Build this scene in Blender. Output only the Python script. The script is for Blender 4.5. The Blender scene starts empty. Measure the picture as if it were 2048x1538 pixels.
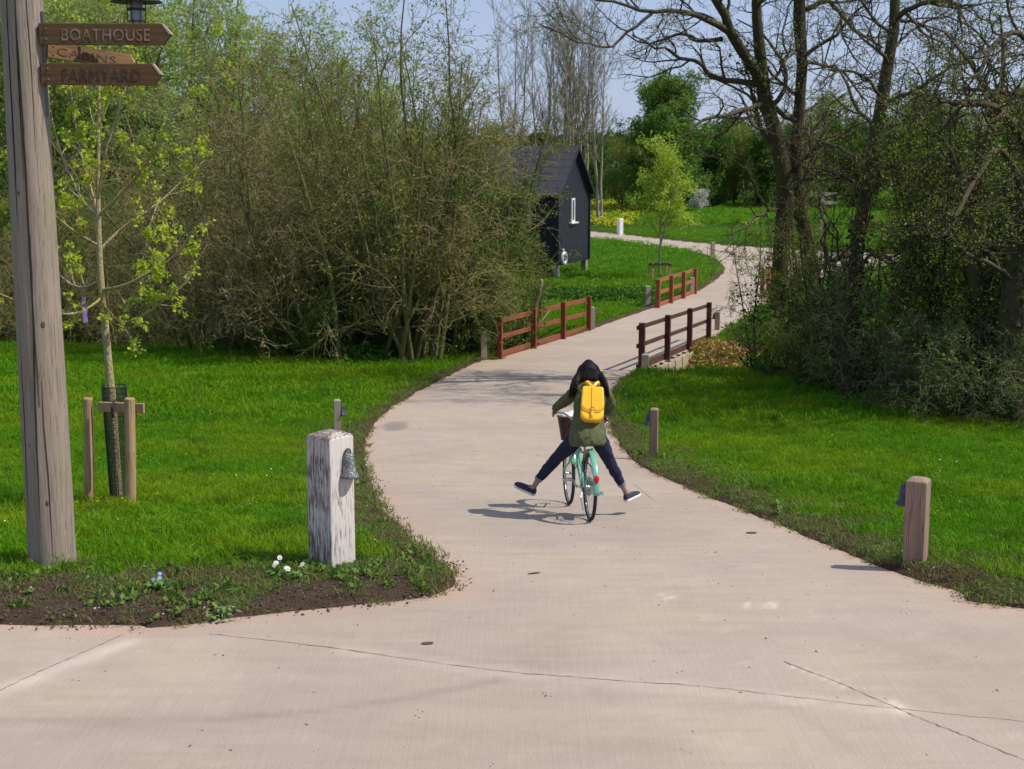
import bpy, math, random
import numpy as np
from mathutils import Vector, Matrix

S = bpy.context.scene
# ------------------------------------------------------------------ camera, light, exposure
FPX, CX, CY, HOR = 2960.0, 1024.0, 769.0, 279.0
CZ = 6.7
PITCH = math.atan((CY - HOR) / FPX)
cam_d = bpy.data.cameras.new('camera'); cam = bpy.data.objects.new('camera', cam_d)
S.collection.objects.link(cam); S.camera = cam
cam_d.sensor_width = 36; cam_d.sensor_fit = 'HORIZONTAL'; cam_d.lens = 36 * FPX / 2048
cam_d.clip_end = 6000; cam_d.clip_start = 0.1
cam.location = (0, 0, CZ); cam.rotation_euler = (math.pi / 2 - PITCH, 0, 0)
cam_d.dof.use_dof = True; cam_d.dof.focus_distance = 14.0; cam_d.dof.aperture_fstop = 5.0

SUN_EL = math.radians(53); SUN_AZ = math.radians(-12)      # azimuth from +X, negative = towards the camera side
sdir = Vector((math.cos(SUN_EL) * math.cos(SUN_AZ), math.cos(SUN_EL) * math.sin(SUN_AZ), math.sin(SUN_EL)))
sun_d = bpy.data.lights.new('sun', 'SUN'); sun = bpy.data.objects.new('sun', sun_d); S.collection.objects.link(sun)
sun_d.energy = 4.8; sun_d.angle = math.radians(0.53); sun_d.color = (1.0, 0.95, 0.87)
sun.rotation_euler = sdir.to_track_quat('Z', 'Y').to_euler(); sun.location = (30, -10, 40)
W = bpy.data.worlds.new('World'); S.world = W; W.use_nodes = True
nt = W.node_tree; bg = nt.nodes['Background']
sky = nt.nodes.new('ShaderNodeTexSky'); sky.sky_type = 'NISHITA'; sky.sun_disc = False
sky.sun_elevation = SUN_EL; sky.sun_rotation = math.pi / 2 - SUN_AZ
sky.air_density = 1.0; sky.dust_density = 0.3; sky.ozone_density = 2.0
veil = nt.nodes.new('ShaderNodeMix'); veil.data_type = 'RGBA'; veil.inputs[0].default_value = 0.72      # thin even veil of high haze over the clear sky
nt.links.new(sky.outputs[0], veil.inputs[6]); veil.inputs[7].default_value = (5.1, 6.25, 9.3, 1)
nt.links.new(veil.outputs[2], bg.inputs[0]); bg.inputs[1].default_value = 0.09
S.view_settings.view_transform = 'Standard'; S.view_settings.look = 'None'
S.view_settings.exposure = 0.0; S.view_settings.gamma = 1
S.view_settings.use_curve_mapping = False
S.cycles.max_bounces = 6; S.cycles.transparent_max_bounces = 8
S.cycles.diffuse_bounces = 3; S.cycles.glossy_bounces = 2; S.cycles.transmission_bounces = 4

# ------------------------------------------------------------------ helpers
rng = np.random.default_rng(7)
def srgb(r, g, b):
    f = lambda c: (c / 255 / 12.92) if c / 255 <= 0.04045 else ((c / 255 + 0.055) / 1.055) ** 2.4
    return (f(r), f(g), f(b), 1)

def tag(o, label=None, cat=None, group=None, kind=None):
    if label: o['label'] = label
    if cat: o['category'] = cat
    if group: o['group'] = group
    if kind: o['kind'] = kind
    return o
def empty(name, loc, rot=0, **k):
    o = bpy.data.objects.new(name, None); S.collection.objects.link(o); o.location = loc
    o.rotation_euler = (0, 0, rot); o.empty_display_size = 0.1
    return tag(o, **k)
def link(name, me, mat=None, parent=None, **k):
    o = bpy.data.objects.new(name, me); S.collection.objects.link(o)
    if mat is not None and len(me.materials) == 0: me.materials.append(mat)
    if parent is not None: o.parent = parent
    return tag(o, **k)
def copy_tree(o, parent=None):
    c = o.copy(); S.collection.objects.link(c)
    if parent is not None: c.parent = parent
    for ch in o.children: copy_tree(ch, c)
    return c

def mesh_np(name, V, Q=None, T=None, smooth=True, rnd=None, attrs=None):
    me = bpy.data.meshes.new(name)
    V = np.asarray(V, np.float32); nq = 0 if Q is None else len(Q); ntr = 0 if T is None else len(T)
    idx = []
    if nq: idx.append(np.asarray(Q, np.int32).ravel())
    if ntr: idx.append(np.asarray(T, np.int32).ravel())
    idx = np.concatenate(idx)
    me.vertices.add(len(V)); me.vertices.foreach_set('co', V.ravel())
    me.loops.add(len(idx)); me.loops.foreach_set('vertex_index', idx)
    me.polygons.add(nq + ntr)
    st = np.concatenate([np.arange(nq) * 4, nq * 4 + np.arange(ntr) * 3]).astype(np.int32)
    me.polygons.foreach_set('loop_start', st)
    me.polygons.foreach_set('use_smooth', np.full(nq + ntr, smooth))
    if rnd is not None:
        a = me.attributes.new('rnd', 'FLOAT', 'FACE'); a.data.foreach_set('value', np.asarray(rnd, np.float32))
    if attrs:
        for k, v in attrs.items():
            a = me.attributes.new(k, 'FLOAT', 'POINT'); a.data.foreach_set('value', np.asarray(v, np.float32))
    me.update(calc_edges=True)
    return me

class MB:
    """small mesh builder"""
    def __init__(s): s.v = []; s.f = []
    def add(s, vs, fs):
        n = len(s.v); s.v += [tuple(v) for v in vs]; s.f += [tuple(i + n for i in f) for f in fs]; return s
    def box(s, c, size, rz=0, taper=1.0, M=None):
        x, y, z = [k / 2 for k in size]; vs = []
        for dz in (-1, 1):
            t = taper if dz > 0 else 1
            for dx, dy in ((-1, -1), (1, -1), (1, 1), (-1, 1)): vs.append(Vector((dx * x * t, dy * y * t, dz * z)))
        R = M if M is not None else Matrix.Rotation(rz, 3, 'Z')
        vs = [R @ v + Vector(c) for v in vs]
        return s.add(vs, [(0, 3, 2, 1), (4, 5, 6, 7), (0, 1, 5, 4), (1, 2, 6, 5), (2, 3, 7, 6), (3, 0, 4, 7)])
    def tube(s, pts, rad, n=8, cap=True, flat=1.0):
        pts = [Vector(p) for p in pts]; k = len(pts)
        if not hasattr(rad, '__len__'): rad = [rad] * k
        vs = []; u = None
        for i in range(k):
            t = (pts[min(i + 1, k - 1)] - pts[max(i - 1, 0)]).normalized()
            if u is None:
                u = t.orthogonal().normalized()
            else:
                u = (u - t * u.dot(t)).normalized()
            w = t.cross(u)
            for j in range(n):
                a = 2 * math.pi * j / n
                vs.append(pts[i] + (u * math.cos(a) + w * math.sin(a) * flat) * rad[i])
        fs = [(i * n + j, i * n + (j + 1) % n, (i + 1) * n + (j + 1) % n, (i + 1) * n + j) for i in range(k - 1) for j in range(n)]
        if cap: fs += [tuple(range(n - 1, -1, -1)), tuple(range((k - 1) * n, k * n))]
        return s.add(vs, fs)
    def loop(s, pts, r, n=6):
        pts = [Vector(p) for p in pts]; k = len(pts); vs = []
        nrm = sum(((pts[i] - pts[i - 1]).cross(pts[(i + 1) % k] - pts[i]) for i in range(k)), Vector()).normalized()
        for i in range(k):
            t = (pts[(i + 1) % k] - pts[i - 1]).normalized(); w = t.cross(nrm).normalized()
            for j in range(n):
                a = 2 * math.pi * j / n; vs.append(pts[i] + (nrm * math.cos(a) + w * math.sin(a)) * r)
        fs = [(i * n + j, i * n + (j + 1) % n, ((i + 1) % k) * n + (j + 1) % n, ((i + 1) % k) * n + j) for i in range(k) for j in range(n)]
        return s.add(vs, fs)
    def rings(s, rings, cap=True):
        """list of rings (each a list of equal length)"""
        n = len(rings[0]); vs = [v for r in rings for v in r]; k = len(rings)
        fs = [(i * n + j, i * n + (j + 1) % n, (i + 1) * n + (j + 1) % n, (i + 1) * n + j) for i in range(k - 1) for j in range(n)]
        if cap: fs += [tuple(range(n - 1, -1, -1)), tuple(range((k - 1) * n, k * n))]
        return s.add(vs, fs)
    def lathe(s, prof, c=(0, 0, 0), n=16, M=None, cap=True):
        R = M if M is not None else Matrix.Identity(3)
        return s.rings([[Vector(c) + R @ Vector((r * math.cos(2 * math.pi * j / n), r * math.sin(2 * math.pi * j / n), z)) for j in range(n)] for r, z in prof], cap)
    def ball(s, c, r, n=12, m=8, M=None):
        if not hasattr(r, '__len__'): r = (r, r, r)
        R = M if M is not None else Matrix.Identity(3)
        rings = []
        for i in range(m + 1):
            th = math.pi * (i / m); th = min(max(th, 0.05), math.pi - 0.05)
            rings.append([Vector(c) + R @ Vector((r[0] * math.sin(th) * math.cos(2 * math.pi * j / n), r[1] * math.sin(th) * math.sin(2 * math.pi * j / n), -r[2] * math.cos(th))) for j in range(n)])
        return s.rings(rings)
    def mesh(s, name, smooth=False):
        me = bpy.data.meshes.new(name); me.from_pydata(s.v, [], s.f); me.update()
        if smooth: me.polygons.foreach_set('use_smooth', [True] * len(me.polygons))
        return me
    def build(s, name, mat, parent=None, smooth=False, bevel=0, offs=None, **k):
        if offs is not None:
            s.v = [tuple(Vector(v) - Vector(offs)) for v in s.v]
        o = link(name, s.mesh(name, smooth), mat, parent, **k)
        if bevel:
            b = o.modifiers.new('bevel', 'BEVEL'); b.width = bevel; b.segments = 2; b.limit_method = 'ANGLE'
        return o

def bake(o):
    """apply modifiers into the mesh"""
    dg = bpy.context.evaluated_depsgraph_get(); dg.update()
    me = bpy.data.meshes.new_from_object(o.evaluated_get(dg)); mats = list(o.data.materials)
    o.modifiers.clear(); o.data = me
    if not me.materials:
        for m in mats: me.materials.append(m)
    me.polygons.foreach_set('use_smooth', [True] * len(me.polygons))
    return o

# ---- materials
def nodes(name):
    m = bpy.data.materials.new(name); m.use_nodes = True; n = m.node_tree
    return m, n, n.nodes['Principled BSDF']
def N(n, typ, **k):
    x = n.nodes.new(typ)
    for a, b in k.items():
        if a.startswith('i_'):
            x.inputs[a[2:].replace('_', ' ')].default_value = b
        else: setattr(x, a, b)
    return x
def noise(n, vec, scale, detail=4, rough=0.55, out='Fac', dist=0):
    t = N(n, 'ShaderNodeTexNoise'); t.inputs['Scale'].default_value = scale; t.inputs['Detail'].default_value = detail
    t.inputs['Roughness'].default_value = rough; t.inputs['Distortion'].default_value = dist
    n.links.new(vec, t.inputs['Vector']); return t.outputs[out]
def ramp(n, fac, a, b, lo=0.0, hi=1.0):
    t = N(n, 'ShaderNodeMapRange'); t.inputs['From Min'].default_value = a; t.inputs['From Max'].default_value = b
    t.inputs['To Min'].default_value = lo; t.inputs['To Max'].default_value = hi
    n.links.new(fac, t.inputs['Value']); return t.outputs[0]
def mix(n, fac, a, b, mode='MIX'):
    t = N(n, 'ShaderNodeMix', data_type='RGBA', blend_type=mode)
    for i, s in ((0, fac), (6, a), (7, b)):
        if hasattr(s, 'node'): n.links.new(s, t.inputs[i])
        else: t.inputs[i].default_value = s if i == 0 else (tuple(s) if len(s) == 4 else tuple(s) + (1,))
    return t.outputs[2]
def math_(n, op, a, b=0.0):
    t = N(n, 'ShaderNodeMath', operation=op)
    for i, s in ((0, a), (1, b)):
        if hasattr(s, 'node'): n.links.new(s, t.inputs[i])
        else: t.inputs[i].default_value = s
    return t.outputs[0]
def attr(n, name):
    return N(n, 'ShaderNodeAttribute', attribute_name=name).outputs['Fac']
def coords(n, kind='Object', scale=(1, 1, 1)):
    if kind == 'World': v = N(n, 'ShaderNodeNewGeometry').outputs['Position']
    else: v = N(n, 'ShaderNodeTexCoord').outputs[kind]
    mp = N(n, 'ShaderNodeMapping'); mp.inputs['Scale'].default_value = scale
    n.links.new(v, mp.inputs[0]); return mp.outputs[0]
def bump(n, bs, h, dist=0.01, strength=1.0):
    b = N(n, 'ShaderNodeBump'); b.inputs['Distance'].default_value = dist; b.inputs['Strength'].default_value = strength
    n.links.new(h, b.inputs['Height']); n.links.new(b.outputs[0], bs.inputs['Normal'])

def mk(name, c1, c2=None, scale=5, rough=0.7, bscale=40, bdist=0.002, stretch=(1, 1, 1), metal=0, spec=0.4, contrast=(0.35, 0.65), kind='Object', coat=0):
    m, n, b = nodes(name)
    c2 = c2 or tuple(x * 0.7 for x in c1[:3]) + (1,)
    v = coords(n, kind, stretch)
    n.links.new(mix(n, ramp(n, noise(n, v, scale, 6), *contrast), c1, c2), b.inputs['Base Color'])
    b.inputs['Roughness'].default_value = rough; b.inputs['Metallic'].default_value = metal
    b.inputs['Specular IOR Level'].default_value = spec; b.inputs['Coat Weight'].default_value = coat
    if bdist: bump(n, b, noise(n, v, bscale, 5), bdist)
    return m
def mk_wood(name, c1, c2, c3, scale=1.0, axis=2, rough=0.8, crack=0.35):
    m, n, b = nodes(name)
    st = [26 * scale] * 3; st[axis] = 1.3 * scale
    v = coords(n, 'Object', tuple(st)); v2 = coords(n, 'Object')
    g = noise(n, v, 1.0, 8, 0.65, dist=0.3); big = noise(n, v2, 3.2, 4)
    col = mix(n, ramp(n, g, 0.3, 0.7), c1, c2)
    col = mix(n, ramp(n, big, 0.42, 0.68, 0, 0.8), col, c3)
    st2 = [34 * scale] * 3; st2[axis] = 0.7 * scale
    ck = noise(n, coords(n, 'Object', tuple(st2)), 1.0, 3, 0.5, dist=0.5)
    line = ramp(n, math_(n, 'ABSOLUTE', math_(n, 'SUBTRACT', ck, 0.46)), 0.0, 0.018, 1, 0)
    line = math_(n, 'MULTIPLY', line, crack)
    col = mix(n, line, col, tuple(x * 0.25 for x in c2[:3]))
    n.links.new(col, b.inputs['Base Color']); b.inputs['Roughness'].default_value = rough; b.inputs['Specular IOR Level'].default_value = 0.25
    h = math_(n, 'SUBTRACT', g, math_(n, 'MULTIPLY', line, 1.2)); bump(n, b, h, 0.006)
    return m
def mk_leaf(name, c1, c2, c3=None, trans=0.35, scale=0.8, rough=0.55, kind='World', spec=0.12, c4=None):
    m, n, b = nodes(name)
    col = mix(n, attr(n, 'rnd'), c1, c2)
    if c3: col = mix(n, ramp(n, noise(n, coords(n, kind), scale, 5, 0.6), 0.42, 0.62), col, c3)
    if c4: col = mix(n, ramp(n, noise(n, coords(n, kind), scale * 5, 4), 0.5, 0.68, 0, 0.7), col, c4)
    n.links.new(col, b.inputs['Base Color']); b.inputs['Roughness'].default_value = rough; b.inputs['Specular IOR Level'].default_value = spec
    t = N(n, 'ShaderNodeBsdfTranslucent'); n.links.new(col, t.inputs[0])
    ms = N(n, 'ShaderNodeMixShader'); ms.inputs[0].default_value = trans
    n.links.new(b.outputs[0], ms.inputs[1]); n.links.new(t.outputs[0], ms.inputs[2])
    n.links.new(ms.outputs[0], n.nodes['Material Output'].inputs[0]); return m

# ------------------------------------------------------------------ terrain profile and pixel -> ground
_dk = np.array([-400, 0, 8, 11, 12.1, 14.9, 21, 37, 46, 58, 65, 80, 95, 120, 170, 400, 900, 1500, 3000.])
_dv = np.array([3.15, 3.15, 3.2, 3.32, 3.45, 3.8, 4.5, 5.6, 6.05, 6.5, 6.66, 6.5, 6.15, 5.85, 5.8, 4.2, -1.0, -3.0, -4.0])
_yy = np.linspace(-20, 300, 3201); _t = np.interp(_yy, _dk, _dv)
_ker = np.exp(-np.linspace(-2.5, 2.5, 41) ** 2 / 2); _ker /= _ker.sum()
_t = np.convolve(np.pad(_t, 20, mode='edge'), _ker, 'valid')
def base(x, y):
    y = np.asarray(y, float)
    return CZ - np.where(y < 290, np.interp(y, _yy, _t), np.interp(y, _dk, _dv))
_F = Vector((0, math.cos(PITCH), -math.sin(PITCH))); _U = Vector((0, math.sin(PITCH), math.cos(PITCH)))
def ray(u, v): return Vector(((u - CX) / FPX, 0, 0)) + _F + _U * ((CY - v) / FPX)
def PX(u, v, Y):
    d = ray(u, v); return Vector((0, 0, CZ)) + d * (Y / d.y)
def G(u, v):
    d = ray(u, v); lo, hi = 2.0, 600.0
    for _ in range(50):
        m = (lo + hi) / 2
        if CZ + d.z * m > float(base(0, d.y * m)): lo = m
        else: hi = m
    p = Vector((0, 0, CZ)) + d * lo; p.z = float(base(0, p.y)); return p
def catmull(P, k=6, closed=False):
    P = np.asarray(P, float); n = len(P); out = []
    for i in range(n if closed else n - 1):
        g = (lambda j: P[j % n]) if closed else (lambda j: P[min(max(j, 0), n - 1)])
        a, b, c, d = g(i - 1), g(i), g(i + 1), g(i + 2)
        for t in np.arange(k) / k:
            out.append(0.5 * (2 * b + (c - a) * t + (2 * a - 5 * b + 4 * c - d) * t * t + (3 * b - a - 3 * c + d) * t ** 3))
    if not closed: out.append(P[-1])
    return np.array(out)

# value noise in numpy (for masks and edges)
def vnoise(x, y, seed=0):
    r = np.random.default_rng(seed).random((64, 64))
    xi = np.floor(x).astype(int); yi = np.floor(y).astype(int); fx = x - xi; fy = y - yi
    fx = fx * fx * (3 - 2 * fx); fy = fy * fy * (3 - 2 * fy)
    g = lambda a, b: r[a % 64, b % 64]
    return (g(xi, yi) * (1 - fx) + g(xi + 1, yi) * fx) * (1 - fy) + (g(xi, yi + 1) * (1 - fx) + g(xi + 1, yi + 1) * fx) * fy
def fbm(x, y, seed=0, o=4):
    s = 0; a = 0.5; 
    for i in range(o): s = s + a * vnoise(x * 2 ** i, y * 2 ** i, seed + i); a *= 0.5
    return s / (1 - 0.5 ** o)

left_edge = [(0, 1253), (150, 1259), (300, 1261), (450, 1243), (600, 1224), (720, 1213), (820, 1203), (890, 1190), (928, 1165), (905, 1132),
             (860, 1098), (800, 1048), (762, 995), (742, 945), (736, 900), (748, 855), (785, 818), (830, 790), (900, 752), (965, 722), (1002, 719)]
left_edge2 = [(1090, 690), (1180, 661), (1250, 636), (1320, 612), (1395, 584), (1432, 562), (1450, 541), (1442, 524), (1415, 510), (1370, 499), (1320, 492), (1250, 484), (1180, 477), (1000, 466)]
upper = [(1000, 449), (1180, 463), (1320, 478), (1430, 489), (1560, 498), (1700, 505), (1850, 512), (2048, 519)]
lower = [(2048, 536), (1850, 530), (1720, 536), (1640, 555), (1590, 577), (1520, 615), (1460, 652), (1417, 680), (1350, 711), (1283, 742), (1236, 762), (1214, 800),
         (1216, 850), (1240, 902), (1300, 945), (1400, 990), (1500, 1030), (1620, 1080), (1760, 1140), (1900, 1183), (2048, 1222)]
Wd = lambda L: [tuple(G(*p)[:2]) for p in L]
poly = catmull([(-30, 9.5), (-14, 9.85)] + Wd(left_edge) + Wd(left_edge2), 5).tolist()[:-1]
p0 = G(1000, 466); poly += [tuple(p0[:2]), (p0.x - 40, p0.y + 14), (p0.x - 40, p0.y + 22)]
poly += catmull(Wd(upper), 5).tolist() + [(95, G(2048, 519).y - 3), (95, G(2048, 536).y - 2)]
poly += catmull(Wd(lower) + [(7.0, 8.9), (14, 6.5)], 5).tolist() + [(30, 2.0), (30, -12), (-30, -12)]
poly = np.array(poly)
def sdist(x, y):
    """signed distance to the road edge: negative on the road"""
    x = np.asarray(x, float).ravel(); y = np.asarray(y, float).ravel(); out = np.empty(len(x))
    A = poly; B = np.roll(poly, -1, 0); D = B - A; L2 = (D ** 2).sum(1) + 1e-12
    for s in range(0, len(x), 20000):
        px = x[s:s + 20000, None]; py = y[s:s + 20000, None]
        t = np.clip(((px - A[:, 0]) * D[:, 0] + (py - A[:, 1]) * D[:, 1]) / L2, 0, 1)
        d = np.sqrt(((px - A[:, 0] - t * D[:, 0]) ** 2 + (py - A[:, 1] - t * D[:, 1]) ** 2).min(1))
        c = ((A[:, 1] > py) != (B[:, 1] > py)) & (px < (B[:, 0] - A[:, 0]) * (py - A[:, 1]) / (B[:, 1] - A[:, 1] + 1e-12) + A[:, 0])
        out[s:s + 20000] = np.where(c.sum(1) % 2 == 1, -d, d)
    return out

# bridge frame
BL0, BL1, BR0, BR1 = G(1000, 718), G(1178, 661), G(1283, 741), G(1417, 681)
bmid = (BL0 + BL1 + BR0 + BR1) / 4; bdir = (BL1 - BL0 + BR1 - BR0); bdir.z = 0; bdir.normalize(); bper = Vector((bdir.y, -bdir.x, 0))
def ditch(x, y):
    s = (x - bmid.x) * bdir.x + (y - bmid.y) * bdir.y; p = (x - bmid.x) * bper.x + (y - bmid.y) * bper.y
    s = s + 0.5 * np.sin(p * 0.28) + 0.15 * (np.clip(-p, 0, 40)) * 0.4
    s = s + 3.0 * np.clip((p - 0.8) / 1.2, 0, 1)
    q = np.clip(np.abs(s) / 3.9, 0, 1)
    return -1.25 * (0.5 + 0.5 * np.cos(np.pi * q)) ** 0.8 * np.clip(1 - (np.abs(p) - 26) / 8, 0, 1)
def height(x, y, sd=None):
    if sd is None: sd = sdist(x, y)
    x = np.asarray(x, float); y = np.asarray(y, float)
    und = 0.10 * (fbm(x * 0.22, y * 0.22, 3, 3) - 0.5) * np.clip(sd / 3, 0, 1)
    lip = -0.07 + 0.12 * np.clip((sd + 0.05) / 0.22, 0, 1) ** 0.7 + 0.03 * np.clip(sd, 0, 1)
    lip = lip * np.where(sd > -0.4, 1, 1.2)
    fine = 0.035 * (fbm(x * 5, y * 5, 9, 3) - 0.5) * np.clip(sd * 3 + .6, 0, 1)
    return base(x, y) + lip + und + fine + ditch(x, y)
def Z(x, y): return float(height(np.array([x]), np.array([y]))[0])
def GT(u, v):
    p = G(u, v); p.z = Z(p.x, p.y); return p
def soilw(x, y):
    """width of the bare / trampled strip beside the road"""
    front = np.clip((11.6 - y) / 0.6, 0, 1) * np.clip((-0.1 - x) / 0.8, 0, 1)
    return 0.5 + 0.72 * front
# ------------------------------------------------------------------ ground, road
M = {}
def ground_mat():
    m, n, b = nodes('ground_soil_and_turf')
    w = coords(n, 'World')
    soil = mix(n, noise(n, w, 9, 6), (0.045, 0.028, 0.018), (0.12, 0.08, 0.055))
    soil = mix(n, ramp(n, noise(n, w, 60, 3), 0.62, 0.72, 0, 0.7), soil, (0.2, 0.15, 0.11))
    turf = mix(n, noise(n, w, 0.5, 4), (0.035, 0.10, 0.006), (0.06, 0.12, 0.01))
    mead = mix(n, ramp(n, noise(n, w, 6, 5), 0.4, 0.6), turf, (0.03, 0.05, 0.01))
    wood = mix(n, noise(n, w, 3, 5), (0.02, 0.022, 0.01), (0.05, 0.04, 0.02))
    k = math_(n, 'ADD', attr(n, 'soil'), math_(n, 'MULTIPLY', math_(n, 'SUBTRACT', noise(n, w, 5, 5), 0.5), 1.1))
    c = mix(n, ramp(n, k, 0.4, 0.6), mead, soil)
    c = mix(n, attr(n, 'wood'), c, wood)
    n.links.new(c, b.inputs['Base Color']); b.inputs['Roughness'].default_value = 1; b.inputs['Specular IOR Level'].default_value = 0.1
    bump(n, b, math_(n, 'ADD', noise(n, w, 25, 6), noise(n, w, 90, 3)), 0.03)
    return m
def road_mat():
    m, n, b = nodes('brushed_concrete')
    w = coords(n, 'World')
    c = mix(n, ramp(n, noise(n, w, 0.7, 4), 0.40, 0.60), (0.362, 0.296, 0.214), (0.335, 0.273, 0.224))
    c = mix(n, ramp(n, noise(n, coords(n, 'World', (1, 1, 1)), 2.2, 7, 0.65), 0.3, 0.75, 0, 0.55), c, (0.43, 0.34, 0.265))
    # streaks of brushing and washing, running with the pour
    mp = N(n, 'ShaderNodeMapping'); mp.inputs['Rotation'].default_value = (0, 0, 0.35); mp.inputs['Scale'].default_value = (1.0, 5.5, 1)
    n.links.new(N(n, 'ShaderNodeNewGeometry').outputs['Position'], mp.inputs[0])
    c = mix(n, ramp(n, noise(n, mp.outputs[0], 1.3, 6, 0.6), 0.45, 0.72, 0, 0.5), c, (0.29, 0.222, 0.18))
    c = mix(n, attr(n, 'pale'), c, (0.60, 0.50, 0.42))
    c = mix(n, attr(n, 'red'), c, (0.42, 0.27, 0.19))
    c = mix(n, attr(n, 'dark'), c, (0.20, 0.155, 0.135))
    sp = ramp(n, noise(n, w, 55, 2), 0.70, 0.76, 0, 0.55)
    c = mix(n, sp, c, (0.16, 0.12, 0.10))
    fine = noise(n, w, 180, 2)
    c = mix(n, ramp(n, fine, 0.3, 0.7, 0, 0.22), c, (0.55, 0.45, 0.37))
    n.links.new(c, b.inputs['Base Color']); b.inputs['Roughness'].default_value = 0.85; b.inputs['Specular IOR Level'].default_value = 0.3
    mp2 = N(n, 'ShaderNodeMapping'); mp2.inputs['Rotation'].default_value = (0, 0, -0.25); mp2.inputs['Scale'].default_value = (40, 1.2, 1)
    n.links.new(N(n, 'ShaderNodeNewGeometry').outputs['Position'], mp2.inputs[0])
    h = math_(n, 'ADD', math_(n, 'MULTIPLY', noise(n, mp2.outputs[0], 1.0, 3), 0.8), noise(n, w, 70, 4))
    bump(n, b, h, 0.0035)
    return m
M['ground'] = ground_mat(); M['road'] = road_mat()

rows = np.exp(np.arange(math.log(2.5), math.log(175), 0.0085)); cols = np.linspace(-0.72, 0.72, 380)
YY, TT = np.meshgrid(rows, cols, indexing='ij'); XX = YY * TT
sdg = sdist(XX, YY).reshape(XX.shape)
sdn = sdg + 0.05 * (fbm(XX * 2.2, YY * 2.2, 21, 4) - 0.5) * 2 * np.clip(YY / 20, 0.6, 2)
nr, nc = XX.shape; vid = np.arange(nr * nc).reshape(nr, nc)
quads = np.stack([vid[:-1, :-1], vid[:-1, 1:], vid[1:, 1:], vid[1:, :-1]], -1).reshape(-1, 4)
def sub(V, quads, keepv, attrs):
    kq = keepv.ravel()[quads].any(1); q = quads[kq]; u, inv = np.unique(q, return_inverse=True)
    return V[u], inv.reshape(-1, 4), {k: v.ravel()[u] for k, v in attrs.items()}
def smooth(a, lo, hi):
    t = np.clip((a - lo) / (hi - lo), 0, 1); return t * t * (3 - 2 * t)
HT = height(XX, YY, sdn)
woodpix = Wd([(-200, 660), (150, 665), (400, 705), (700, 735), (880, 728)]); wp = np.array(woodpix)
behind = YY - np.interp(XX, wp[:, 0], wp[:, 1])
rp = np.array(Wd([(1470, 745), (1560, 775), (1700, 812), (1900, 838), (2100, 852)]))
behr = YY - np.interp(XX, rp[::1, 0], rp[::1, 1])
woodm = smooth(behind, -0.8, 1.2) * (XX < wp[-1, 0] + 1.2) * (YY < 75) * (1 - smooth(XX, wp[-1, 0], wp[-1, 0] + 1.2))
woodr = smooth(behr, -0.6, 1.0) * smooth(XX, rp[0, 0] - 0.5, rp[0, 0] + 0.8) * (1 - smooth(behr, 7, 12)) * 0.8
# bare patch beside the right verge and around the stakes
def spot(u, v, r, asp=1.0):
    p = G(u, v); return np.exp(-(((XX - p.x) / r) ** 2 + ((YY - p.y) / (r * asp)) ** 2))
soilm = 1 - smooth(sdn, soilw(XX, YY) * 0.35, soilw(XX, YY) * 1.25)
soilm = np.clip(soilm * np.where((YY < 12) & (XX < 0), 1.0, 0.72) + spot(1383, 905, 0.32, 1.3) * 1.3 + spot(225, 1028, 0.5, 0.9) * 0.7 + spot(285, 1030, .35) * .9, 0, 1)
V = np.stack([XX, YY, HT], -1).reshape(-1, 3)
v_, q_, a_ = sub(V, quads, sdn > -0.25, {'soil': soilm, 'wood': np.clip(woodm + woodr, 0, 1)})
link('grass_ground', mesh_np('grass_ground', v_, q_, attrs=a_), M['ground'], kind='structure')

# stains and wear on the concrete, each with a shape of its own
def polydist(pts):
    pts = np.array([tuple(G(*p)[:2]) for p in pts]); d = np.full(XX.shape, 1e9)
    for a, b in zip(pts[:-1], pts[1:]):
        e = b - a; t = np.clip(((XX - a[0]) * e[0] + (YY - a[1]) * e[1]) / (e @ e), 0, 1)
        d = np.minimum(d, np.hypot(XX - a[0] - t * e[0], YY - a[1] - t * e[1]))
    return d
n1 = fbm(XX * 3, YY * 3, 31, 4); n2 = fbm(XX * 9, YY * 9, 33, 3)
pale = np.exp(-(polydist([(-60, 1408), (120, 1335), (260, 1282)]) / 0.085) ** 2) * 0.9 * (n1 + 0.2)
pale += np.exp(-((polydist([(700, 1300), (960, 1340), (1380, 1375), (1800, 1420)]) - 0.05) / 0.05) ** 2) * 0.55 * n1
pale += np.exp(-(polydist([(1785, 1405), (1808, 1425)]) / 0.035) ** 2) * 0.9 + np.exp(-(polydist([(1580, 1330), (1690, 1372)]) / 0.02) ** 2) * 0.6
for a, b in ([(1487, 1218), (1500, 1204)], [(1530, 1216), (1538, 1206)], [(1546, 1216), (1554, 1204)], [(1515, 1210), (1522, 1208)]):
    pale += np.exp(-(polydist([a, b]) / 0.018) ** 2) * 0.7
pale += np.exp(-(polydist([(1040, 842), (1070, 845)]) / 0.08) ** 2) * 0.5 + np.exp(-(polydist([(1320, 1190), (1345, 1196)]) / 0.03) ** 2) * 0.6
pale += smooth(n2, 0.60, 0.85) * 0.14
dark = np.exp(-(polydist([(-60, 1440), (250, 1443), (450, 1438), (650, 1420), (800, 1398), (1000, 1360)]) / 0.05) ** 2) * 0.34 * (0.5 + n1)
dark += np.exp(-(polydist([(-60, 1452), (450, 1455), (700, 1440)]) / 0.12) ** 2) * 0.10
pd = G(790, 852); dark += smooth(np.exp(-((XX - pd.x) / 0.24) ** 2 - ((YY - pd.y) / 0.75) ** 2) + 0.3 * (n1 - .5), 0.35, 0.6) * 0.85
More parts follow.
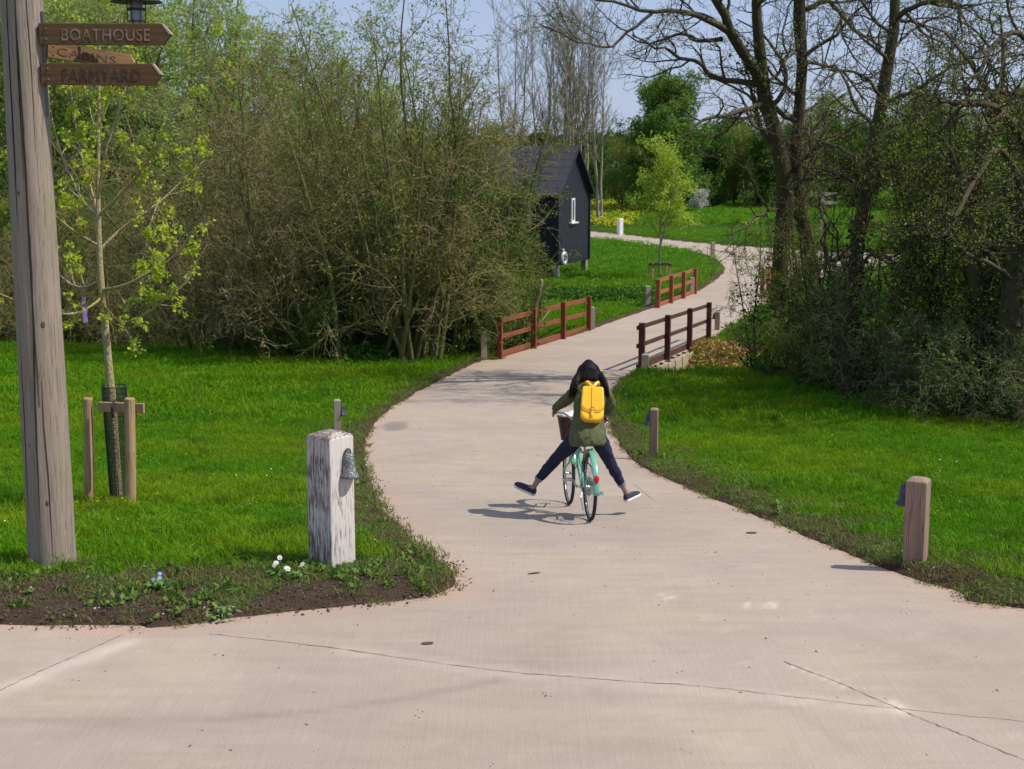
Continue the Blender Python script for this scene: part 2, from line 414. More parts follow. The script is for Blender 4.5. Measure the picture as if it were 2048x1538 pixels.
dark += np.exp(-(polydist([(1320, 1285), (1365, 1305)]) / 0.05) ** 2) * 0.25 + np.exp(-(polydist([(1040, 1325), (1090, 1332)]) / 0.05) ** 2) * 0.2 + np.exp(-(polydist([(1560, 1410), (1620, 1440), (1700, 1500)]) / 0.05) ** 2) * 0.2
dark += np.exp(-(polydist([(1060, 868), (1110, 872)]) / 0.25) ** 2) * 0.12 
dark += 0.20 * smooth(fbm(XX * 0.7, YY * 0.7, 61, 4), 0.45, 0.7) + 0.10 * smooth(fbm(XX * 4, YY * 4, 62, 4), 0.5, 0.7)
red = np.exp(-np.clip(-sdn, 0, 9) / 0.16) * (0.25 + 0.7 * n1) + np.exp(-(polydist([(930, 1190), (990, 1185)]) / 0.25) ** 2) * 0.35 * n1 + np.exp(-((polydist([(800, 1055), (760, 985)]) - 0.1) / 0.18) ** 2) * 0.35 * n1
Vr = np.stack([XX, YY, base(XX, YY)], -1).reshape(-1, 3)
bs_ = (XX - bmid.x) * bdir.x + (YY - bmid.y) * bdir.y; onbr = (np.abs(bs_) < 5.0) & (sdg > -1.2) & ((XX - bmid.x) * bper.x + (YY - bmid.y) * bper.y > 0)
v_, q_, a_ = sub(Vr, quads, np.where(onbr, sdg < -0.06, sdn < 0.3), {'pale': np.clip(pale, 0, 1), 'dark': np.clip(dark, 0, 1), 'red': np.clip(red, 0, 0.8)})
road = link('road', mesh_np('road', v_, q_, attrs=a_), M['road'], kind='structure')
# construction joints: thin ribbons lying 4 mm above the slab
M['joint'] = mk('joint_filler', (0.23, 0.18, 0.14, 1), (0.38, 0.30, 0.23, 1), scale=9, contrast=(0.45, 0.55), rough=0.95)
M['joint2'] = mk('joint_filler_pale', (0.30, 0.235, 0.185, 1), (0.42, 0.33, 0.25, 1), scale=3, contrast=(0.45, 0.55), rough=0.95)
def ribbon(pts, w, seed, mat):
    P = np.array([tuple(G(*p)[:2]) for p in pts]); P = catmull(P, 14); r = np.random.default_rng(seed)
    P = P + r.normal(0, 0.004, P.shape); T = np.gradient(P, axis=0); T /= np.linalg.norm(T, axis=1)[:, None]; w = w * 0.62; Nn = np.stack([-T[:, 1], T[:, 0]], 1)
    ww = w * (0.35 + 0.9 * r.random(len(P)))[:, None]; A = P + Nn * ww; B = P - Nn * ww
    V = np.concatenate([np.c_[A, base(0, A[:, 1]) + 0.004], np.c_[B, base(0, B[:, 1]) + 0.004]]); k = len(P); i = np.arange(k - 1)
    link('joint', mesh_np('joint', V, np.stack([i, i + k, i + k + 1, i + 1], 1)), mat, road)
ribbon([(-60, 1412), (60, 1352), (150, 1312), (245, 1270)], 0.006, 1, M['joint'])
ribbon([(420, 1268), (620, 1290), (960, 1337), (1200, 1358), (1400, 1372)], 0.008, 2, M['joint2'])
ribbon([(1400, 1372), (1600, 1395), (1800, 1418), (2120, 1450)], 0.006, 4, M['joint2'])
ribbon([(1565, 1322), (1700, 1375), (1830, 1432), (1950, 1480), (2120, 1550)], 0.007, 3, M['joint'])
ribbon([(1270, 970), (1295, 990), (1312, 1003)], 0.006, 5, M['joint2'])

# rest of the land: coarse ground around, far fields and hills
gx = np.arange(-420, 421, 6.0); gy = np.concatenate([np.arange(-90, 180, 6.0), 180 * 1.06 ** np.arange(0, 50)])
gx = np.sign(gx) * np.abs(gx) * np.where(np.abs(gx) > 120, 1 + (np.abs(gx) - 120) / 60, 1)
A, B = np.meshgrid(gx, gy); hz = base(A, B) - 0.3 + np.clip((B - 300) / 500, 0, 1) * 5 * (fbm(A / 260, B / 400, 5, 3) - 0.42)
inside = (np.abs(A) < 0.66 * B) & (B < 168) & (B > 12)
vi = np.arange(A.size).reshape(A.shape); q = np.stack([vi[:-1, :-1], vi[:-1, 1:], vi[1:, 1:], vi[1:, :-1]], -1).reshape(-1, 4)
q = q[~inside.ravel()[q].all(1)]
M['field'] = mk('far_fields', (0.05, 0.10, 0.02, 1), (0.09, 0.11, 0.04, 1), scale=0.01, kind='World', bdist=0, rough=1)
link('fields', mesh_np('fields', np.stack([A, B, hz], -1).reshape(-1, 3), q), M['field'], kind='structure')

# ------------------------------------------------------------------ instanced ground cover
def scatter(name, P, rot, scl, idx, objs, **k):
    col = bpy.data.collections.new(name + '_set')
    for o in objs: col.objects.link(o)
    me = bpy.data.meshes.new(name); me.vertices.add(len(P)); me.vertices.foreach_set('co', np.asarray(P, np.float32).ravel())
    a = me.attributes.new('rot', 'FLOAT_VECTOR', 'POINT'); a.data.foreach_set('vector', np.asarray(rot, np.float32).ravel())
    a = me.attributes.new('scl', 'FLOAT', 'POINT'); a.data.foreach_set('value', np.asarray(scl, np.float32))
    a = me.attributes.new('idx', 'INT', 'POINT'); a.data.foreach_set('value', np.asarray(idx, np.int32))
    o = link(name, me, None, **k)
    g = bpy.data.node_groups.new(name, 'GeometryNodeTree')
    g.interface.new_socket('Geometry', in_out='INPUT', socket_type='NodeSocketGeometry')
    g.interface.new_socket('Geometry', in_out='OUTPUT', socket_type='NodeSocketGeometry')
    gi = g.nodes.new('NodeGroupInput'); go = g.nodes.new('NodeGroupOutput'); ip = g.nodes.new('GeometryNodeInstanceOnPoints')
    ci = g.nodes.new('GeometryNodeCollectionInfo'); ci.inputs[0].default_value = col; ci.inputs['Separate Children'].default_value = True; ci.inputs['Reset Children'].default_value = True
    def na(nm, t):
        x = g.nodes.new('GeometryNodeInputNamedAttribute'); x.data_type = t; x.inputs[0].default_value = nm; return x.outputs[0]
    L = g.links.new
    L(gi.outputs[0], ip.inputs['Points']); L(ci.outputs[0], ip.inputs['Instance']); ip.inputs['Pick Instance'].default_value = True
    L(na('idx', 'INT'), ip.inputs['Instance Index']); L(na('rot', 'FLOAT_VECTOR'), ip.inputs['Rotation']); L(na('scl', 'FLOAT'), ip.inputs['Scale'])
    L(ip.outputs[0], go.inputs[0])
    o.modifiers.new('scatter', 'NODES').node_group = g
    return o
def blades(seed, n, rad, h, w, lean, name, mat):
    r = np.random.default_rng(seed); a = r.random(n) * 2 * np.pi; d = rad * np.sqrt(r.random(n))
    p = np.stack([d * np.cos(a), d * np.sin(a), np.full(n, -0.01)], 1); hh = h * (0.45 + 0.75 * r.random(n)); t = r.random(n) * 2 * np.pi
    ld = np.stack([np.cos(t), np.sin(t), 0 * t], 1) * (hh * lean * (0.2 + r.random(n)))[:, None]; b = r.random(n) * 2 * np.pi
    wd = np.stack([np.cos(b), np.sin(b), 0 * b], 1) * (w * (0.6 + 0.7 * r.random(n)))[:, None] / 2; up = np.array([0, 0, 1.0])
    m = p + ld * 0.35 + up * (hh * 0.6)[:, None]; tip = p + ld + up * (hh * (1 - 0.25 * lean))[:, None]
    V = np.stack([p - wd, p + wd, m + wd * 0.8, m - wd * 0.8, tip], 1).reshape(-1, 3); i = np.arange(n) * 5; rn = r.random(n)
    me = mesh_np(name, V, np.stack([i, i + 1, i + 2, i + 3], 1), np.stack([i + 3, i + 2, i + 4], 1), smooth=False, rnd=np.concatenate([rn, rn]))
    me.materials.append(mat); return bpy.data.objects.new(name, me)
def broad(seed, n, rad, size, name, mat, h=0.12):
    r = np.random.default_rng(seed); a = r.random(n) * 2 * np.pi; d = rad * np.sqrt(r.random(n))
    p = np.stack([d * np.cos(a), d * np.sin(a), h * r.random(n) ** 0.8], 1)
    dr = r.normal(0, 1, (n, 3)); dr[:, 2] = np.abs(dr[:, 2]) * 0.7; dr /= np.linalg.norm(dr, axis=1)[:, None]
    sd = np.cross(dr, r.normal(0, 1, (n, 3))); sd /= np.linalg.norm(sd, axis=1)[:, None]; s = (size * (0.5 + r.random(n)))[:, None]
    V = np.stack([p, p + dr * s * 0.5 + sd * s * 0.28, p + dr * s, p + dr * s * 0.5 - sd * s * 0.28], 1).reshape(-1, 3); i = np.arange(n) * 4
    me = mesh_np(name, V, np.stack([i, i + 1, i + 2, i + 3], 1), smooth=False, rnd=r.random(n)); me.materials.append(mat)
    return bpy.data.objects.new(name, me)
M['grass'] = mk_leaf('grass_blades', (0.06, 0.19, 0.004), (0.15, 0.35, 0.008), (0.20, 0.32, 0.008), trans=0.35, scale=0.4, c4=(0.075, 0.15, 0.008))
M['grass_verge'] = mk_leaf('trampled_grass_blades', (0.10, 0.17, 0.022), (0.22, 0.25, 0.07), (0.17, 0.15, 0.06), trans=0.3, scale=1.5)
M['grass_far'] = mk_leaf('far_grass_blades', (0.08, 0.26, 0.012), (0.15, 0.35, 0.02), (0.17, 0.32, 0.015), trans=0.35, scale=0.12)
M['weed2'] = mk_leaf('verge_weed_leaves', (0.07, 0.14, 0.02), (0.16, 0.24, 0.05), None, trans=0.25)
M['yellow'] = mk('petal_yellow', (0.75, 0.62, 0.03, 1), (0.7, 0.55, 0.02, 1), bdist=0)
M['petal0'] = mk('lawn_daisy_petal', (0.8, 0.8, 0.76, 1), bdist=0)
M['weed'] = mk_leaf('broad_weeds', (0.045, 0.14, 0.012), (0.10, 0.23, 0.025), (0.06, 0.14, 0.015), trans=0.3, scale=1.0)
def sample(n, y0, y1, tmax=0.56, pw=1.0):
    y = np.sqrt(rng.random(n) * (y1 ** 2 - y0 ** 2) + y0 ** 2); x = y * rng.uniform(-tmax, tmax, n); return x, y
def put(name, x, y, smin, smax, k, objs, tilt=0.16, **kw):
    z = height(x, y); P = np.stack([x, y, z], 1); n = len(x)
    rot = np.stack([rng.normal(0, tilt, n), rng.normal(0, tilt, n), rng.uniform(0, 6.28, n)], 1)
    return scatter(name, P, rot, rng.uniform(smin, smax, n), rng.integers(0, k, n), objs, **kw)
def lawn_filter(x, y, far=False):
    sd = sdist(x, y); w = soilw(x, y); nn = fbm(x * 3, y * 3, 41, 3)
    return sd, w, nn
def inw(x, y):
    return ((y - np.interp(x, wp[:, 0], wp[:, 1]) > 1.0) & (x < wp[-1, 0] + 0.5) & (y < 75))
# near lawn
near = [blades(100 + i, 90, 0.17, 0.085, 0.0062, 0.8, 'tuft', M['grass']) for i in range(6)]
x, y = sample(19000, 8.5, 25); sd, w, nn = lawn_filter(x, y)
dirt = np.exp(-((x - G(1383, 905).x) / 0.25) ** 2 - ((y - G(1383, 905).y) / 0.4) ** 2) > 0.5
k = (sd > w * (0.75 + 0.5 * nn)) & ~dirt
put('grass', x[k], y[k], 0.7, 1.25, 6, near, label='short green lawn grass nearest the camera on both sides of the road', cat='grass', kind='stuff')
# longer tussocks near the front edge of the left lawn, and in the right lawn
tus = [blades(120 + i, 70, 0.12, 0.19, 0.0075, 0.9, 'tussock', M['grass']) for i in range(4)]
x, y = sample(5200, 10, 25); sd, w, nn = lawn_filter(x, y); nn = fbm(x * 0.8, y * 0.8, 77, 3)
k = (sd > w * 1.1) & (((nn > 0.56) & (x > 0)) | ((x < -0.5) & (y < 13.2) & (nn > 0.42)) | (nn > 0.68))
put('tussocks', x[k], y[k], 0.5, 1.05, 4, tus, label='longer tussocks of bright grass standing out of the lawns', cat='grass', kind='stuff')
# verge
vg = [blades(140 + i, 60, 0.13, 0.05, 0.0065, 1.3, 'verge_tuft', M['grass_verge']) for i in range(5)]
x, y = sample(190000, 8.5, 48, 0.52); sd, w, nn = lawn_filter(x, y)
k = (sd > 0.05) & (sd < w * 1.5 + 0.2) & (rng.random(len(x)) < np.where((y < 11.6) & (x < 0), 0.30 + 0.55 * (nn > 0.50) + 0.4 * smooth(sd, 0.4, 1.0), 1.0) * (0.35 + 0.65 * smooth(sd, 0.05, 0.3))) & (nn > 0.36)
put('verge_grass', x[k], y[k], 0.6, 1.3, 5, vg, label='sparse trampled grass on the brown verge along the road', cat='grass', kind='stuff')
rs = [broad(230 + i, 18, 0.035, 0.04, 'rosette', M['weed2'], 0.03) for i in range(4)]
x, y = sample(11000, 8.8, 24, 0.5); sd, w, nn = lawn_filter(x, y); k = (sd > 0.08) & (sd < w * 1.3) & (rng.random(len(x)) < np.where((y < 11.8) & (x < 0), 0.9, 0.4)) & (fbm(x * 2, y * 2, 91, 3) > 0.42)
put('verge_weeds', x[k], y[k], 0.5, 1.4, 4, rs, label='small leafy weed rosettes dotted through the soil and verge', cat='weeds', kind='stuff')
dz_ = []
for i in range(3):
    mb = MB(); r_ = random.Random(i + 50)
    for j in range(3): mb.ball((r_.uniform(-.5, .5), r_.uniform(-.5, .5), r_.uniform(.07, .11)), (0.009, 0.009, 0.005), 6, 4)
    me = mb.mesh('lawn_flowers'); me.materials.append(M['yellow'] if i else M['petal0']); dz_.append(bpy.data.objects.new('lawn_flowers', me))
x, y = sample(320, 12, 34, 0.38); sd = sdist(x, y); k = (sd > 0.5) & (fbm(x * .5, y * .5, 93, 3) > 0.52)
put('lawn_flowers', x[k], y[k], 0.7, 1.2, 3, dz_, label='few tiny daisies and buttercups scattered in the lawns', cat='flowers', kind='stuff')
# middle distance
mid = [blades(160 + i, 110, 0.42, 0.12, 0.014, 0.8, 'mid_tuft', M['grass']) for i in range(5)]
x, y = sample(34000, 24, 56); sd, w, nn = lawn_filter(x, y)
k = (sd > 0.45) & ~inw(x, y)
put('lawn_grass', x[k], y[k], 0.7, 1.2, 5, mid, label='mown grass of the lawns in the middle distance by the bridge', cat='grass', kind='stuff')
far = [blades(180 + i, 110, 1.0, 0.14, 0.035, 0.8, 'far_tuft', M['grass_far']) for i in range(4)]
x, y = sample(16000, 55, 100, 0.45); sd, w, nn = lawn_filter(x, y); k = (sd > 0.7) & ~inw(x, y) & (nn > 0.2)
put('hut_lawn_grass', x[k], y[k], 0.6, 1.0, 4, far, label='mown lawn around the black cabin', cat='grass', kind='stuff')
far2 = [blades(190 + i, 120, 1.0, 0.45, 0.05, 0.7, 'meadow_tuft', M['grass_far']) for i in range(4)]
x, y = sample(15000, 88, 160, 0.5); sd, w, nn = lawn_filter(x, y); k = (sd > 1.5) & (y > G(1024, 452).y)
put('meadow_grass', x[k], y[k], 0.5, 1.1, 4, far2, label='long meadow grass beyond the far lane', cat='grass', kind='stuff')
# undergrowth below the thickets, lush plants on the ditch bank
wd = [broad(200 + i, 90, 0.45, 0.10, 'nettles', M['weed'], 0.35) for i in range(4)]
x1, y1 = sample(18000, 22, 75); k1 = (y1 - np.interp(x1, wp[:, 0], wp[:, 1]) > -0.2) & (x1 < wp[-1, 0] + 1) & (fbm(x1, y1, 51, 3) > 0.42) & (sdist(x1, y1) > 0.6)
x2, y2 = sample(12000, 22, 60); k2 = (y2 - np.interp(x2, rp[:, 0], rp[:, 1]) > -0.4) & (x2 > rp[0, 0] - 0.2) & (sdist(x2, y2) > 0.8) & (fbm(x2, y2, 52, 3) > 0.46)
x3, y3 = sample(5000, 46, 62, 0.12); k3 = (sdist(x3, y3) > 1.2) & (x3 > -0.5) & (y3 > G(1100, 608).y) & (y3 < G(1100, 572).y)
k2 &= (np.hypot((x2 - 5.6) / 1.5, (y2 - 39.6) / 3.2) > 1)
xx = np.concatenate([x1[k1], x2[k2], x3[k3]]); yy = np.concatenate([y1[k1], y2[k2], y3[k3]])
put('undergrowth', xx, yy, 0.5, 1.25, 4, wd, label='nettles and broad leaved weeds under the thickets and on the ditch bank', cat='undergrowth', kind='stuff')
# dandelions in the meadow
fl = []
for i in range(3):
    mb = MB(); r_ = random.Random(i)
    for j in range(14): mb.ball((r_.uniform(-.8, .8), r_.uniform(-.8, .8), r_.uniform(.2, .48)), (0.05, 0.05, 0.03), 5, 4)
    me = mb.mesh('dandelion_heads'); me.materials.append(M['yellow']); fl.append(bpy.data.objects.new('dandelion_heads', me))
x, y = sample(5000, 92, 135, 0.2); sd = sdist(x, y); ug = x / y * FPX + CX
k = (sd > 1.5) & (y > G(1024, 458).y) & (((ug > 1170) & (ug < 1270) & (rng.random(len(x)) < 0.9)) | ((ug > 1170) & (rng.random(len(x)) < 0.06) & (ug < 1600)))
k &= ~((ug > 1270) & (y > 112))
put('dandelions', x[k], y[k], 0.6, 1.1, 3, fl, label='drift of yellow dandelions in the meadow beside the cabin', cat='flowers', kind='stuff')
# soil crumbs, pebbles, leaf bits
M['crumb'] = mk('soil_crumb', (0.06, 0.04, 0.028, 1), (0.13, 0.09, 0.065, 1), bdist=0, rough=1)
M['pebble'] = mk('pebble', (0.35, 0.28, 0.22, 1), (0.5, 0.45, 0.4, 1), scale=30, bdist=0, rough=0.9)
def lumps(seed, n, rad, s, mat, name, flat=0.6):
    mb = MB(); r_ = random.Random(seed)
    for j in range(n):
        a = r_.uniform(.3, 1.2) * s; mb.ball((r_.uniform(-rad, rad), r_.uniform(-rad, rad), a * 0.2), (a, a * r_.uniform(.6, 1), a * flat), 5, 4)
    mb.v = [(v[0] + r_.gauss(0, s * .12), v[1] + r_.gauss(0, s * .12), v[2]) for v in mb.v]
    me = mb.mesh(name); me.materials.append(mat); return bpy.data.objects.new(name, me)
cr = [lumps(i, 14, 0.16, 0.011, M['crumb'], 'crumbs') for i in range(4)]
x, y = sample(50000, 8.5, 24); sd, w, nn = lawn_filter(x, y); k = (sd > 0.0) & (sd < w * 1.2) & (rng.random(len(x)) < np.where((y < 11.6) & (x < 0), 0.75, 0.12))
put('soil_crumbs', x[k], y[k], 0.3, 1.1, 4, cr, tilt=.05, label='loose crumbs of dark soil along the verge', cat='soil', kind='stuff')
def put_road(name, x, y, smin, smax, kk, objs, **kw):
    n = len(x); P = np.stack([x, y, base(x, y) + 0.001], 1)
    return scatter(name, P, np.stack([0 * x, 0 * x, rng.uniform(0, 6.28, n)], 1), rng.uniform(smin, smax, n), rng.integers(0, kk, n), objs, **kw)
db = [lumps(40 + i, 3, 0.03, 0.008, M['crumb'], 'bits', 0.35) for i in range(5)]
x, y = sample(9000, 6.5, 32); sd = sdist(x, y); k = (sd < 0) & (rng.random(len(x)) < 0.30 + 0.6 * np.exp(sd / 0.15))
put_road('road_debris', x[k], y[k], 0.2, 0.9, 5, db, label='dark crumbs and leaf bits scattered over the concrete', cat='debris', kind='stuff')
pb = [lumps(60 + i, 3, 0.12, 0.012, M['pebble'], 'pebbles') for i in range(4)]
x, y = sample(14000, 8.5, 20); sd = sdist(x, y); k = (sd > -0.08) & (sd < 0.9) & (rng.random(len(x)) < np.where((y < 11.6) & (x < 0), 0.17, 0.06))
put('pebbles', x[k], y[k], 0.4, 1.2, 4, pb, label='small pale pebbles strewn in the soil strip', cat='pebbles', kind='stuff')
# rubble and dead leaves on the bank at the right end of the bridge
M['rubble'] = mk('rubble', (0.42, 0.25, 0.14, 1), (0.22, 0.12, 0.065, 1), scale=6, bdist=0, rough=0.9, kind='World')
M['leaflitter'] = mk_leaf('dead_leaves', (0.35, 0.16, 0.05), (0.5, 0.30, 0.13), trans=0.1)
rb = [lumps(70 + i, 10, 0.25, 0.06, M['rubble'], 'rubble_stones', 0.7) for i in range(3)] + [broad(75 + i, 40, 0.4, 0.09, 'rubble_leaves', M['leaflitter'], 0.06) for i in range(2)]
c_ = Vector((5.7, 40.0, 0)); n = 420
x = c_.x + rng.normal(0, 0.6, n); y = c_.y + rng.normal(0, 1.0, n); k = sdist(x, y) > 0.25
put('rubble_bank', x[k], y[k], 0.5, 1.2, 5, rb, label='rusty brown stones and dead leaves on the bank below the bridge', cat='rubble', kind='stuff')
# ------------------------------------------------------------------ materials of things
M['pole'] = mk_wood('weathered_pole_wood', (0.345, 0.275, 0.225), (0.265, 0.205, 0.165), (0.27, 0.235, 0.15), 2.2, crack=0.3)
M['sign'] = mk_wood('stained_oak_board', (0.15, 0.08, 0.032), (0.095, 0.048, 0.02), (0.12, 0.08, 0.04), 1.3, axis=0, crack=0.4)
M['sign2'] = mk_wood('pale_oak_board', (0.24, 0.135, 0.06), (0.17, 0.09, 0.04), (0.15, 0.085, 0.04), 1.3, axis=0, crack=0.4)
M['grain_end'] = mk('end_grain', (0.45, 0.36, 0.28, 1), (0.33, 0.24, 0.17, 1), scale=30, bdist=0)
M['letter_pale'] = mk('pale_lettering', (0.32, 0.24, 0.18, 1), (0.15, 0.09, 0.05, 1), scale=18, bdist=0)  # mottled pale brown for the letters of the top board
M['letter_dark'] = mk('routed_letter', (0.045, 0.025, 0.018, 1), (0.08, 0.045, 0.03, 1), scale=25, bdist=0)
M['stake'] = mk_wood('treated_stake', (0.46, 0.29, 0.15), (0.34, 0.20, 0.10), (0.40, 0.30, 0.17), 1.2, crack=0.4)
M['bollard'] = mk_wood('bollard_wood', (0.36, 0.24, 0.175), (0.25, 0.155, 0.11), (0.30, 0.22, 0.17), 1.2, crack=0.45)
M['bollard2'] = mk_wood('grey_bollard_wood', (0.38, 0.32, 0.25), (0.27, 0.22, 0.17), (0.30, 0.26, 0.2), 1.2, crack=0.4)
M['redwood'] = mk_wood('red_stained_rail', (0.27, 0.075, 0.032), (0.17, 0.045, 0.02), (0.24, 0.085, 0.045), 0.9, axis=0, crack=0.3)
M['redpost'] = mk_wood('red_stained_post', (0.24, 0.065, 0.03), (0.13, 0.035, 0.018), (0.19, 0.065, 0.035), 0.9, crack=0.3)
M['orange'] = mk_wood('orange_stained_rail', (0.33, 0.11, 0.045), (0.24, 0.075, 0.03), (0.30, 0.12, 0.06), 0.9, axis=0, crack=0.2)
M['orangepost'] = mk_wood('orange_stained_post', (0.31, 0.10, 0.045), (0.21, 0.065, 0.03), (0.28, 0.11, 0.06), 0.9, crack=0.2)
M['darkrail'] = mk_wood('shade_toned_rail', (0.10, 0.04, 0.025), (0.055, 0.022, 0.015), (0.11, 0.05, 0.03), 0.9, axis=0, crack=0.3)  # red-brown rail darkened: shade on the right railing put into the colour
M['darkpost'] = mk_wood('shade_toned_post', (0.10, 0.04, 0.025), (0.055, 0.022, 0.015), (0.12, 0.05, 0.03), 0.9, crack=0.3)  # posts of that railing, shade likewise mixed into their colour
M['cream'] = mk_wood('cream_sheet_piles', (0.50, 0.42, 0.27), (0.36, 0.29, 0.18), (0.28, 0.22, 0.13), 0.8, crack=0.4)
M['lamp_grey'] = mk('speckled_grey_casting', (0.10, 0.105, 0.11, 1), (0.42, 0.42, 0.41, 1), scale=110, rough=0.6, contrast=(0.53, 0.6), metal=0.2, bscale=60)
M['lamp_navy'] = mk('dark_blue_grey_casting', (0.02, 0.026, 0.05, 1), (0.06, 0.07, 0.10, 1), scale=20, rough=0.45)
M['lamp_glass'] = mk('milky_glass', (0.4, 0.42, 0.42, 1), rough=0.2, bdist=0)
M['black'] = mk('black_metal', (0.012, 0.012, 0.014, 1), (0.03, 0.03, 0.03, 1), rough=0.45, bdist=0)
M['mesh'] = mk('dark_plastic_mesh', (0.015, 0.017, 0.014, 1), (0.03, 0.03, 0.028, 1), rough=0.6, bdist=0)
M['steel'] = mk('galvanised_steel', (0.10, 0.10, 0.11, 1), (0.17, 0.17, 0.18, 1), rough=0.5, metal=0.6)
M['purple'] = mk('purple_ribbon', (0.42, 0.22, 0.60, 1), (0.32, 0.15, 0.5, 1), rough=0.5, bdist=0)
M['hutwall'] = mk_wood('black_painted_boards', (0.024, 0.026, 0.036), (0.017, 0.018, 0.026), (0.030, 0.031, 0.040), 0.6, rough=0.55, crack=0.3)
M['hutroof'] = mk('black_roof_sheet', (0.036, 0.033, 0.040, 1), (0.055, 0.050, 0.060, 1), scale=2.5, rough=0.75, stretch=(1, 6, 1))
M['white'] = mk('white_paint', (0.78, 0.78, 0.76, 1), (0.66, 0.66, 0.64, 1), scale=4, rough=0.5, bdist=0)
M['greyframe'] = mk('pale_grey_paint', (0.42, 0.45, 0.46, 1), (0.33, 0.36, 0.37, 1), scale=4, rough=0.5, bdist=0)
M['brick'] = mk('red_brick', (0.30, 0.10, 0.06, 1), (0.2, 0.07, 0.045, 1), scale=8, rough=0.9)
m, n, b = nodes('window_glass'); b.inputs['Base Color'].default_value = (0.03, 0.04, 0.045, 1); b.inputs['Roughness'].default_value = 0.06; b.inputs['Specular IOR Level'].default_value = 0.8; M['glass'] = m
# limewashed post: brown timber under worn white paint
m, n, b = nodes('worn_limewash')
g = noise(n, coords(n, 'Object', (75, 75, 6)), 1.0, 8, 0.7, dist=0.2); bigw = noise(n, coords(n, 'Object'), 5, 4)
nx = N(n, 'ShaderNodeSeparateXYZ'); n.links.new(N(n, 'ShaderNodeTexCoord').outputs['Normal'], nx.inputs[0])
side = ramp(n, nx.outputs['X'], -0.9, -0.1, 0.06, 0.15)          # left face shows less white than the right
side = math_(n, 'ADD', side, math_(n, 'MULTIPLY', ramp(n, nx.outputs['Z'], 0.2, 0.6), -0.16))
k = math_(n, 'ADD', math_(n, 'ADD', g, math_(n, 'MULTIPLY', math_(n, 'SUBTRACT', bigw, 0.5), 0.5)), side)
col = mix(n, ramp(n, k, 0.47, 0.63), mix(n, bigw, (0.12, 0.075, 0.06), (0.21, 0.14, 0.115)), mix(n, g, (0.52, 0.46, 0.42), (0.72, 0.66, 0.61)))
n.links.new(col, b.inputs['Base Color']); b.inputs['Roughness'].default_value = 0.85; bump(n, b, g, 0.008); M['limewash'] = m

def lamp_mb(sc=1.0):
    """half-bell wall light, back on the plane x=0, opening downwards, bulging towards +x"""
    mb = MB(); prof = [(0.035, 0.085), (0.042, 0.075), (0.047, 0.02), (0.056, -0.045), (0.070, -0.062), (0.073, -0.078), (0.066, -0.082), (0.058, -0.07)]
    rings = []
    for r, z in prof:
        rings.append([(sc * r * 1.25 * math.cos(a), sc * r * math.sin(a), sc * z) for a in [-math.pi / 2 + math.pi * j / 10 for j in range(11)]])
    mb.rings(rings, cap=True)
    return mb
def post(u, v, size, h, rot, mat, lamp, label, name='bollard', chamfer=0.02, lampz=None, lampside=0, sc=1.0, tilt=(0, 0), lampmat='lamp_navy', place=None, lshift=0.0):
    p = place or GT(u, v); t = empty(name, p, rot, label=label, cat='bollard', group='wooden bollards along the lane' if name == 'bollard' else None)
    t.rotation_euler = (tilt[0], tilt[1], rot)
    s = size / 2; mb = MB(); sq = lambda k, z: [(-k, -k, z), (k, -k, z), (k, k, z), (-k, k, z)]
    mb.rings([sq(s, -0.25), sq(s, h - chamfer), sq(s * 0.55, h)]); mb.build('post', mat, t, bevel=size * 0.05)
    if lamp:
        lm = lamp_mb(sc); R = Matrix.Rotation(lampside, 3, 'Z'); z0 = lampz or h - 0.16
        lm.v = [tuple(R @ Vector((v[0] + s + 0.002, v[1] + lshift, v[2] + z0))) for v in lm.v]
        lo = lm.build('lamp', M[lampmat], t, smooth=True)
        mb = MB(); arc = [R @ Vector((s + 0.012 + 0.0, lshift + 0.028 * math.cos(a) * sc, z0 + (0.085 + 0.032 * math.sin(a)) * sc)) for a in [math.pi * j / 8 for j in range(9)]]
        mb.tube(arc, 0.006 * sc, 6); mb.build('hook', M['black'], lo)
        mb = MB(); mb.lathe([(0.012 * sc, -0.072 * sc), (0.026 * sc, -0.06 * sc), (0.026 * sc, 0.0)], R @ Vector((s + 0.03 * sc, lshift, z0)), 10); mb.build('glass', M['lamp_glass'], lo, smooth=True)
    return t
# right-facing faces carry the lights
post(665, 1148, 0.262, 1.06, math.radians(51), M['limewash'], True, 'big square timber post in worn white limewash with a speckled grey lamp',
     'white_post', 0.028, lampz=0.80, lampside=-math.pi / 2, sc=1.12, lampmat='lamp_grey', lshift=0.05)
post(676, 905, 0.10, 0.73, math.radians(8), M['bollard2'], True, 'slim pale bollard just behind the big white post, its lamp facing the lane', lampside=0, sc=1.0)
post(1307, 918, 0.11, 0.67, math.radians(-12), M['bollard'], True, 'brown bollard on the right verge just beyond the cyclist', lampside=math.pi, sc=1.0)
post(1829, 1140, 0.165, 0.69, math.radians(-28), M['bollard'], True, 'nearest brown bollard on the right, split grain, blue-grey lamp on its left side', lampside=math.pi, sc=1.0, lampz=0.54)
post(967, 719, 0.16, 0.68, math.radians(10), M['bollard2'], True, 'pale bollard at the near left corner of the bridge, against the thicket', lampside=0.1, sc=1.1)
post(1184, 658, 0.16, 0.72, math.radians(10), M['bollard2'], True, 'pale bollard at the far end of the left bridge railing', lampside=0.1, sc=1.1)
post(1290, 744, 0.17, 0.68, math.radians(-5), M['bollard2'], False, 'grey bollard in front of the near end of the right bridge railing')
post(1434, 660, 0.16, 0.68, math.radians(-5), M['bollard'], True, 'dark shaded bollard at the far end of the right bridge railing', lampside=math.pi, sc=1.1)
post(1295, 612, 0.20, 0.74, math.radians(10), M['bollard2'], True, 'pale bollard standing just before the short orange fence', lampside=0.1, sc=1.2)
